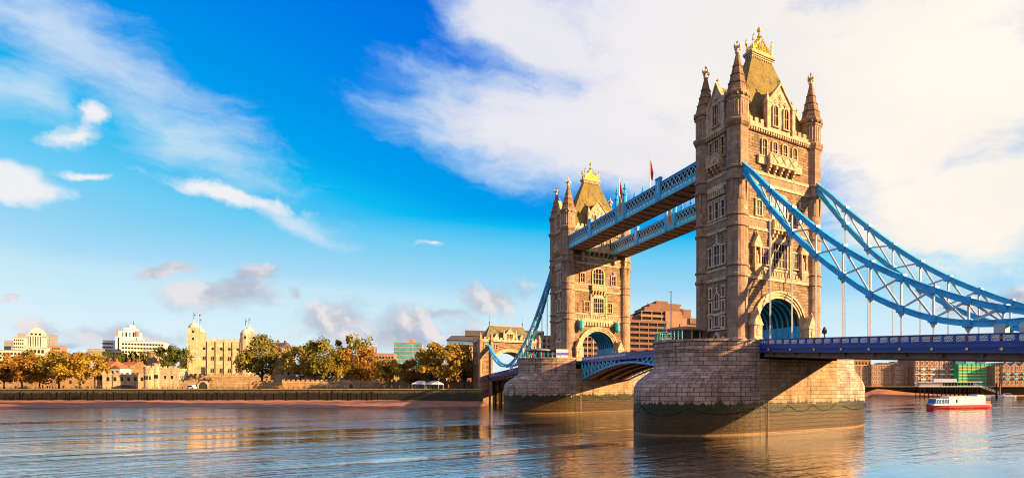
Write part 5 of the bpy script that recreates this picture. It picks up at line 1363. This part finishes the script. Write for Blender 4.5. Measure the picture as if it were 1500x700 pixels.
# landing stage, gangway and dolphins
dp = 356
x, y, w = frame(1346, 1442, dp, PHI_I); ls = thing('landing_stage', 'long white covered landing stage on dark piles at the right', 'landing stage', (x, y, 0), PHI_I); Zp = lambda py: ZP(py, dp)
m = MB(); m.box(0, w, 0, 8, Zp(566.5), Zp(565)); part('deck', m, M['white'], ls)
m = MB(); m.box(1, w * .38, 1, 7, Zp(565), Zp(560)); part('cabin', m, M['lattice'], ls)
m = MB(); m.box(1.5, w * .34, .94, 1.05, Zp(564), Zp(561.5)); part('cabin_window', m, M['brass'], ls)
m = MB(); m.box(-.3, w * .98, 0, 8, Zp(559.6), Zp(558.6)); part('canopy', m, M['white'], ls)
m = MB(); m.box(w * .25, w * .6, 2, 6, Zp(558.6), Zp(554.2)); part('upper_cabin', m, M['white_clad'], ls)
for k in range(12): m = MB(); u = w * .4 + k * w * .049; m.box(u - .08, u + .08, .5, .66, Zp(565), Zp(559.6)); part('canopy_post', m, M['lattice'], ls)
m = MB(); m.box(w * .4, w * .98, 3.9, 4.0, Zp(564), Zp(560.5)); part('screen', m, M['glass'], ls)
m = MB(); m.lathe(0, 0, [(.3, -2), (.3, Zp(566))], 8); PL = m.mesh('pile', M['timber'])
for k in range(15):
    for yy in (.5, 7.5): place('pile', PL, ls, (w * (k + .3) / 15, yy, 0))
gw_ = thing('gangway', 'pale sloping gangway from landing stage down to the pontoon', 'gangway', (*WP(1426, 352), 0)); p0 = Vector((*WP(1428, 352), ZP(564, 352))) - gw_.location; p1 = Vector((*WP(1463, 345), ZP(576, 345))) - gw_.location
m = MB(); m.bar(p0, p1, 1.6, .25); part('ramp', m, M['lattice'], gw_)
up_ = Vector((0, 0, 1.3))
for s in (-.7, .7):
    o_ = Vector((S_, C_, 0)) * s; m = MB(); m.bar(p0 + up_ + o_, p1 + up_ + o_, .12, .12)
    for k in range(9): q = p0.lerp(p1, k / 8) + o_; m.bar(q, q + up_, .1, .1); 
    for k in range(8): m.bar(p0.lerp(p1, k / 8) + o_, p0.lerp(p1, (k + 1) / 8) + o_ + up_, .08, .08)
    part('truss_rail', m, M['lattice'], gw_)
pt_ = tag(place('pontoon', MB().box(-9, 9, -2, 2, -.4, .9).mesh('pontoon', M['lattice']), None, (*WP(1462, 345), 0), PHI_I), 'floating pale pontoon at the foot of the gangway', 'pontoon')
for k, px in enumerate((1459.5, 1464.5)):
    o = place('mooring_dolphin', MB().lathe(0, 0, [(.55, -2), (.55, ZP(562, 343)), (.2, ZP(561, 343))], 10).mesh('mooring_dolphin', M['brown_conc' if k else 'timber']), None, (*WP(px, 343), 0)); tag(o, ('left', 'right')[k] + ' tall mooring post of the pair beside the gangway foot', 'mooring post', 'mooring posts by the pontoon')
# boats
def hull(L_, W_2, H_, n=14, rake=.18):
    m = MB(); vs_ = []; fs = []
    for i in range(n + 1):
        u = i / n; f = min(1, (u / .3)) ** .55 if u < .3 else 1.0
        f = max(f, .03)
        if u > .93: f *= 1 - (u - .93) * 1.5
        hh = H_ * (1 + .45 * max(0, .3 - u) / .3)
        for yy, z in ((-.75, -.4), (-.97, .35 * H_), (-1.0, hh), (1.0, hh), (.97, .35 * H_), (.75, -.4)):
            vs_.append((u * L_ - (rake * z if u < .1 else 0), yy * W_2 * f, z))
    for i in range(n):
        for k in range(6): fs.append((i * 6 + k, i * 6 + (k + 1) % 6, i * 6 + 6 + (k + 1) % 6, i * 6 + 6 + k))
    fs += [tuple(range(6))[::-1], tuple(range(6 * n, 6 * n + 6))]
    m.add(vs_, fs); return m
bd = 190; x, y, w = frame(1357.5, 1446, bd, PHI_I)
bph = RAD(-17)
x, y, w = frame(1357.5, 1446, bd, bph)
bt = thing('passenger_boat', 'white passenger boat with red hull cruising before the landing stage', 'boat', (x, y, 0), bph)
part('hull', hull(w, 2.4, 1.15), M['red'], bt)
m = MB(); m.box(w * .04, w * .985, -2.2, 2.2, 1.2, 1.32); part('deck', m, M['white'], bt)
m = MB(); m.plate([(w * .06, 1.3), (w * .29, 1.3), (w * .29, 3.2), (w * .10, 3.2)], -2.0, 2.0); part('wheelhouse', m, M['glass_blue'], bt)
for k in range(6):
    m = MB(); u = w * (.075 + .043 * k); m.bar((u, -2.04, 1.3), (u + .25, -2.04, 3.2), .12, .12); part('window_pillar', m, M['white'], bt)
m = MB(); m.plate([(w * .05, 1.3), (w * .29, 1.3), (w * .29, 1.75), (w * .062, 1.75)], -2.06, 2.06); m.box(w * .09, w * .3, -2.1, 2.1, 3.2, 3.38); part('wheelhouse_trim', m, M['white'], bt)
m = MB(); m.box(w * .29, w * .89, -2.1, 2.1, 1.3, 3.9); m.box(w * .29, w * .89, -2.2, 2.2, 3.9, 4.05); part('cabin', m, M['white'], bt)
for k in range(4): m = MB(); m.box(w * (.42 + .13 * k), w * (.42 + .13 * k) + .08, -2.14, -2.08, 1.35, 3.9); part('cabin_seam', m, M['grey_clad'], bt)
m = MB(); m.box(w * .40, w * .425, -2.15, -2.08, 2.0, 3.1); part('cabin_door', m, M['glass'], bt)
m = MB(); m.box(w * .76, w * .88, -1.9, 1.9, 4.05, 4.6); part('life_raft_rack', m, M['lattice'], bt)
m = MB(); m.box(w * .9, w * .985, -2.1, -2.0, 1.3, 2.4); m.box(w * .9, w * .985, 2.0, 2.1, 1.3, 2.4); m.box(w * .975, w * .985, -2.1, 2.1, 1.3, 2.4); part('stern_rail', m, M['brown_pale'], bt)
for u, hgt in ((.12, 5.4), (.17, 5.0), (.93, 4.6)): m = MB(); m.lathe(w * u, 0, [(.06, 1.3), (.04, hgt)], 6); part('mast', m, M['darkiron'], bt)
wk = random.Random(5); m = MB()
for k in range(70):
    d_ = wk.uniform(20.5, 75); sp_ = wk.uniform(-1, 1) * (1.2 + d_ * .06); l_ = wk.uniform(1.0, 4.5); h_ = wk.uniform(.12, .45)
    m.add([(d_, sp_, .012), (d_ + l_ * .5, sp_ - h_, .012), (d_ + l_, sp_ + .1, .012), (d_ + l_ * .45, sp_ + h_, .012)], [(0, 1, 2, 3)])
for k in range(26):
    d_ = wk.uniform(-.5, 20); l_ = wk.uniform(.6, 2.0); sp_ = -2.5 - wk.random() * .5
    m.add([(d_, sp_, .012), (d_ + l_ * .5, sp_ - .18, .012), (d_ + l_, sp_, .012), (d_ + l_ * .5, sp_ + .15, .012)], [(0, 1, 2, 3)])
o = place('boat_wake', m.mesh('boat_wake', M['white'], fix=False), None, (x, y, 0), bph); o['kind'] = 'stuff'
x, y, w = frame(1462, 1487, 342, PHI_I)
b2 = thing('motor_launch', 'small white launch moored beyond the gangway foot', 'boat', (x, y, 0), PHI_I)
part('hull', hull(w, 1.6, .9), M['white'], b2); m = MB(); m.plate([(w * .25, .9), (w * .75, .9), (w * .7, 2.2), (w * .35, 2.2)], -1.2, 1.2); part('cabin', m, M['lattice'], b2); m = MB(); m.box(w * .36, w * .68, -1.26, -1.18, 1.35, 1.95); part('cabin_window', m, M['glass'], b2)

# ------------------------------------------------------------------ things standing on the piers and the bridge
def cabin(label, loc, roofw, wallm, roofm):
    t = thing('control_cabin', label, 'cabin', loc); m = MB(); n = 10
    R_ = roofw
    m.lathe(0, 0, [(R_ * .82, 0), (R_ * .82, 1.0)], n); part('base_wall', m, M[wallm], t)
    m = MB(); m.lathe(0, 0, [(R_ * .78, 1.0), (R_ * .78, 3.1)], n); part('glazing', m, M['glass'], t)
    for k in range(n):
        a = 2 * math.pi * k / n; m = MB(); m.box(-.13, .13, -.13, .13, 0, 3.1); part('column', m, M[wallm], t, (R_ * .83 * math.cos(a), R_ * .83 * math.sin(a), 0), a)
    m = MB(); m.lathe(0, 0, [(R_ * 1.02, 3.1), (R_ * 1.08, 3.25), (R_ * 1.08, 3.55), (R_ * .9, 3.7), (R_ * .3, 4.0), (.1, 4.1)], n * 2); part('roof', m, M[roofm], t)
    return t
cabin('dark brown control cabin on the near pier, left of the nearer tower', (-14.6, 3.0, 14.95), 3.4, 'soffit', 'soffit')
cabin('grey round roofed pavilion on the farther pier', (-15.2, YT + 1.2, 14.95), 4.0, 'grey_clad', 'grey_clad')
def railing(label, y0, a0, a1):
    t = thing('pier_railing', label, 'railing', (0, y0, 15.9)); P_ = lambda a, k: (-(9.4 + 12.3 * math.sin(a)), -11.3 * math.cos(a), k)
    N_ = 16; pts = [a0 + (a1 - a0) * i / N_ for i in range(N_ + 1)]
    for z in (.45, .85, 1.25): m = MB(); m.tube([P_(a, z) for a in pts], .05, 5); part('rail', m, M['teal'], t)
    for a in pts: m = MB(); m.lathe(*P_(a, 0)[:2], [(.09, -.05), (.09, 1.3), (.13, 1.35), (.02, 1.5)], 6); part('post', m, M['teal'], t)
railing('turquoise railing on the near pier parapet by the brown cabin', 0, 1.15, 2.3)
railing('turquoise railing round the pavilion on the farther pier', YT, .35, 1.9)
def lifebuoy(loc, rz, label):
    t = thing('lifebuoy_stand', label, 'lifebuoy', loc, rz, 'lifebuoys on the piers'); m = MB(); N_, n_ = 14, 6; vs_ = []; fs = []
    for i in range(N_):
        for j in range(n_):
            a, b = 2 * math.pi * i / N_, 2 * math.pi * j / n_; r = .42 + .12 * math.cos(b); vs_.append((r * math.cos(a), .12 * math.sin(b), 1.5 + r * math.sin(a)))
    for i in range(N_):
        for j in range(n_): fs.append((i * n_ + j, ((i + 1) % N_) * n_ + j, ((i + 1) % N_) * n_ + (j + 1) % n_, i * n_ + (j + 1) % n_))
    m.add(vs_, fs); part('ring', m, M['red'], t, smooth=True); m = MB(); m.box(-.06, .06, .1, .2, 0, 1.9); part('post', m, M['white'], t)
for k, a in enumerate((.55, .85, 1.15)):
    lifebuoy((-(9.4 + 11.7 * math.sin(a)), YT - 10.9 * math.cos(a), 15.3), -a, ('rightmost', 'middle', 'leftmost')[k] + ' red lifebuoy of three on the farther pier')
sg = thing('notice_board', 'white board with a purple band on the farther pier, left of the tower', 'notice board', (-12.2, YT - 8.2, 14.95), -.3)
m = MB(); m.box(-1.7, 1.7, 0, .15, .6, 3.4); part('panel', m, M['white'], sg); m = MB(); m.box(-1.7, 1.7, -.05, .0, 1.7, 2.5); part('purple_band', m, M['purple'], sg)
for s in (-1.5, 1.5): m = MB(); m.box(s - .08, s + .08, .15, .3, 0, 3.4); part('post', m, M['grey_clad'], sg)
def flagpole(label, loc, h, flag=True, mat='white'):
    t = thing('flagpole', label, 'flagpole', loc); m = MB(); m.lathe(0, 0, [(.16, 0), (.09, h), (.16, h + .1), (.02, h + .3)], 8); part('pole', m, M[mat], t)
    if flag:
        m = MB(); a = [(0.1, 0, h - .3), (.5, .1, h - 1.2), (1.0, 0, h - 3.4), (.85, .15, h - 5.2), (.25, 0, h - 4.8), (.1, 0, h - 2.2)]; n_ = len(a)
        m.add(a + [(x_, y_ + .08, z_) for x_, y_, z_ in a], [tuple(range(n_)), tuple(range(n_, 2 * n_))[::-1]] + [(i, (i + 1) % n_, n_ + (i + 1) % n_, n_ + i) for i in range(n_)])
        f = part('flag', m, M['flag_dark'], t); m = MB(); m.plate([(.3, h - 1.6), (.62, h - 1.9), (.85, h - 3.6), (.4, h - 3.4)], -.03, .12); part('flag_stripe', m, M['flag_red'], f)
    return t
flagpole('flagpole with limp red and blue flag on the nearer high walkway', (-7.1, 31.0, 52.3), 8.8)
flagpole('flagpole with furled dark flag on the walkway, nearer the farther tower', (-7.1, 47.2, 52.3), 8.6)
flagpole('bare white flagpole on the near pier by the brown cabin', (-17.6, 4.0, 14.95), 10.2, False)
for k, y_ in enumerate((-26.0,)):
    t = thing('deck_lamp', 'small dark lamp standing on the near deck parapet', 'street lamp', (-9.2, y_, zt(y_) - .9)); m = MB(); m.lathe(0, 0, [(.2, 0), (.12, .3), (.1, 1.4), (.3, 1.5), (.34, 2.0), (.2, 2.3), (.04, 2.5)], 8); part('post', m, M['darkiron'], t); m = MB(); m.lathe(0, 0, [(.36, 1.55), (.38, 1.95)], 8); part('lantern', m, M['glass'], t)
# kiosk posts on the near pier
for k, (x_, y_) in enumerate(((-13.2, -8.6), (-11.4, -8.9))):
    t = thing('signal_post', ('left', 'right')[k] + ' turquoise signal post on the near pier', 'signal post', (x_ - 5.2 + k * 1.2, y_ + 13.5, 14.95), 0, 'signal posts on the near pier'); m = MB(); m.lathe(0, 0, [(.16, 0), (.1, 4.6)], 8); part('post', m, M['teal'], t); m = MB(); m.box(-.7, .7, -.1, .1, 3.3, 3.5); m.box(-.5, .5, -.1, .1, 2.6, 2.8); part('arm', m, M['teal'], t)
# vehicles crossing
def wheels(t, xs, hw, r=.48):
    for x_ in xs:
        for s in (-1, 1):
            m = MB(); m.M = Matrix.Translation((x_, s * hw, r)) @ Matrix.Rotation(math.pi / 2, 4, 'X'); m.lathe(0, 0, [(r * .5, -.12), (r, -.1), (r, .1), (r * .5, .12)], 14); part('wheel', m, M['darkiron'], t)
zr_ = 15.16
def van(label, y_):
    t = thing('delivery_van', label, 'van', (-4.6, y_, zr_), math.pi / 2)
    m = MB(); m.plate([(-2.8, .45), (2.7, .45), (2.75, 1.2), (2.1, 1.45), (1.5, 2.5), (-2.7, 2.6), (-2.85, 1.2)], -1.0, 1.0); part('body', m, M['white'], t)
    m = MB(); m.plate([(1.55, 1.55), (2.0, 1.55), (1.55, 2.3)], -1.03, 1.03); m.plate([(.6, 1.55), (1.4, 1.55), (1.35, 2.25), (.6, 2.25)], -1.02, 1.02); part('side_window', m, M['glass'], t)
    wheels(t, (-1.8, 1.8), .92, .38)
def car(label, y_, mat, x_=-4.6):
    t = thing('car', label, 'car', (x_, y_, zr_), math.pi / 2)
    m = MB(); m.plate([(-2.1, .35), (2.1, .35), (2.15, .8), (1.1, .95), (.5, 1.48), (-1.2, 1.5), (-1.9, .95), (-2.15, .8)], -.86, .86); part('body', m, M[mat], t)
    m = MB(); m.plate([(-1.5, .98), (.95, .98), (.45, 1.4), (-1.1, 1.42)], -.88, .88); part('side_window', m, M['glass'], t); wheels(t, (-1.35, 1.35), .8, .33)
van('white delivery van crossing the bridge near the near pier', 30.0)
car('red car behind the white van on the bridge', 36.0, 'red'); car('red car farther back on the bridge, close to the farther tower', 42.0, 'red'); car('dark car on the bridge before the farther tower arch', 49.0, 'darkiron')
bus = thing('city_bus', 'red bus roof showing above the far parapet of the bridge', 'bus', (1.5, 33.0, zr_), math.pi / 2)
m = MB(); m.box(-4.5, 4.5, -1.2, 1.2, .4, 2.6); part('body', m, M['red'], bus); m = MB(); m.box(-4.2, 4.2, -1.23, 1.23, 1.2, 2.1); part('window_band', m, M['glass'], bus); wheels(bus, (-2.8, 2.8), 1.05)
# marquees and a small vehicle on the quay
for k, (a, b, py) in enumerate(((604, 622, 557), (624, 642, 557.5))):
    x, y, w = frame(a, b, 240, PHI_I); t = thing('marquee', ('left', 'right')[k] + ' white canvas marquee of the pair on the quay', 'marquee', (x, y, ZG - .05), PHI_I, 'marquees on the quay'); h = ZP(py, 240) - ZG
    m = MB(); m.frustum((-.2, w + .2, -.2, 4.6), h - 1.3, (w * .25, w * .75, 2.0, 2.4), h); m.box(-.2, w + .2, -.22, 4.62, h - 1.55, h - 1.3); part('canopy', m, M['canvas'], t)
    for u in (0, w): 
        for v in (0, 4.4): m = MB(); m.box(u - .07, u + .07, v - .07, v + .07, 0, h - 1.5); part('pole', m, M['lattice'], t)
x, y = WP(281, 240)
t = thing('utility_cart', 'small white utility cart parked under the keep on the quay', 'cart', (x, y, ZG - .05), PHI_I); m = MB(); m.plate([(-1.5, .4), (1.5, .4), (1.6, 1.0), (1.0, 1.1), (.8, 1.9), (-1.4, 1.9)], -.8, .8); part('body', m, M['white'], t); m = MB(); m.plate([(-1.2, 1.15), (.8, 1.15), (.65, 1.75), (-1.2, 1.75)], -.83, .83); part('side_window', m, M['glass'], t); wheels(t, (-1, 1), .7, .36)

# ------------------------------------------------------------------ trees
def crown_mesh(seed, n=4600, kind=0):
    r = random.Random(seed); lobes = []
    for i in range(34):
        u = r.uniform(-1, 1); ang = r.uniform(0, 6.28); zc = .62 + .30 * u
        rr = math.sqrt(max(0, 1 - u * u * .9)) * r.uniform(.14, .46)
        lobes.append((rr * math.cos(ang), rr * math.sin(ang), zc + r.uniform(-.08, .04), r.uniform(.055, .165)))
    for i in range(6):
        ang = r.uniform(0, 6.28); lobes.append((.40 * math.cos(ang), .40 * math.sin(ang), r.uniform(.36, .5), r.uniform(.07, .12)))
    vs_ = []; fs = []
    for i in range(n):
        lx, ly, lz, lr = r.choice(lobes); d = Vector((r.gauss(0, 1), r.gauss(0, 1), r.gauss(0, .8))).normalized() * lr * (r.random() ** .35) * r.uniform(.8, 1.2)
        c_ = Vector((lx, ly, lz)) + d
        nrm = (d.normalized() * .6 + Vector((r.gauss(0, .5), r.gauss(0, .5), r.gauss(0, .5) + .25))).normalized()
        a = nrm.orthogonal().normalized(); a.rotate(Matrix.Rotation(r.uniform(0, 6.28), 3, nrm)); b = nrm.cross(a); s = r.uniform(.011, .022)
        o = len(vs_); vs_ += [c_ - a * s - b * s * .7, c_ + a * s * 1.1 - b * s * .5, c_ + a * s + b * s * .8, c_ - a * s * .8 + b * s]; fs.append((o, o + 1, o + 2, o + 3))
    m = MB(); m.add(vs_, fs); me = m.mesh('crown', M['leaf'], fix=False)
    tm = MB(); tm.tube([(0, 0, -.01), (.005, 0, .12), (-.005, .01, .28), (.01, 0, .5)], [.022, .017, .014, .008], 8)
    for i in range(9):
        ang = i * 2.4 + r.random(); z0 = r.uniform(.18, .36); l = r.uniform(.2, .36)
        tm.tube([(0, 0, z0), (l * .45 * math.cos(ang), l * .45 * math.sin(ang), z0 + .13), (l * math.cos(ang + .2), l * math.sin(ang + .2), z0 + .30)], [.011, .007, .003], 6)
    return me, tm.mesh('trunk', M['bark'], True)
ARCH = [crown_mesh(s, 4900) for s in (3, 8, 21, 34, 55)]
YEL, ORA, GRE, OLI, RUS, GLD = (.28, .205, .025), (.30, .160, .026), (.09, .108, .02), (.19, .168, .022), (.26, .125, .028), (.33, .22, .024)
def tree(px, pyt, wpx, dep, col, label, zb=ZG - .1, i=[0]):
    x, y = WP(px, dep); h = (ZP(pyt, dep) - zb) / .99; w = 1.17 * wpx * dep / FP
    k = i[0] % 5; i[0] += 1
    t = thing('tree', label, 'tree', (x, y, zb), rnd.uniform(0, 6.28), 'trees on the far bank')
    cr, tr = ARCH[k]; sc_ = (w / .98, w / .98, h)
    c_ = place('crown', cr, t); c_.scale = sc_; c_.color = (*col, 1)
    b = place('trunk', tr, t); b.scale = (h * 1.0, h * 1.0, h)
for a in ((6, 525, 44, 236, ORA, 'orange brown tree at the left edge of the quay'),
          (32, 521, 44, 239, RUS, 'russet tree second from the left edge'),
          (58, 522, 46, 236, ORA, 'thin orange tree below the ornate stone tower'),
          (86, 515, 44, 238, YEL, 'yellowish tree just left of the big yellow green one'),
          (117, 511, 52, 236, GLD, 'big yellow tree beside the left turret of the water gate'),
          (42, 512, 30, 300, OLI, 'olive tree behind, before the ornate stone tower'),
          (70, 518, 30, 290, YEL, 'small yellow tree behind the thin orange one'),
          (100, 518, 34, 285, OLI, 'olive tree behind the yellow pair at left'),
          (20, 518, 30, 290, ORA, 'rust tree behind the left edge trees'),
          (159, 511, 28, 330, GRE, 'dark green round tree above the white gabled house'),
          (188, 514, 34, 345, GRE, 'dark tree below the white tower block'),
          (206, 513, 22, 340, OLI, 'small dark tree left of the square battlemented turret'),
          (251, 503, 40, 320, GRE, 'tall dark green tree left of the keep'),
          (384, 492, 58, 268, OLI, 'big olive and amber tree hiding the right side of the keep'),
          (440, 503, 50, 262, YEL, 'wide golden green tree left in the central pair'),
          (468, 495, 56, 258, OLI, 'tall golden green tree right in the central pair'),
          (515, 491, 50, 300, OLI, 'tallest green gold tree behind the orange one at centre'),
          (527, 506, 54, 270, ORA, 'orange tree in front of the tall green gold one'),
          (492, 512, 26, 262, YEL, 'small yellow tree between the central pair and the orange tree'),
          (570, 522, 38, 250, GLD, 'small golden tree below the teal office'),
          (602, 525, 34, 256, RUS, 'brownish small tree left of the marquees'),
          (632, 506, 44, 258, OLI, 'olive tree at the left of the large golden one by the marquees'),
          (652, 498, 66, 246, GLD, 'large golden tree by the marquees, left of the gatehouse'),
          (680, 512, 34, 262, OLI, 'dim green tree right of the large golden one'),
          (548, 527, 30, 285, RUS, 'low russet tree behind the small golden one'),
          (405, 530, 28, 300, RUS, 'low russet tree behind the big drum tower')):
    tree(*a)
# tower cameras, bins etc. are too small to show
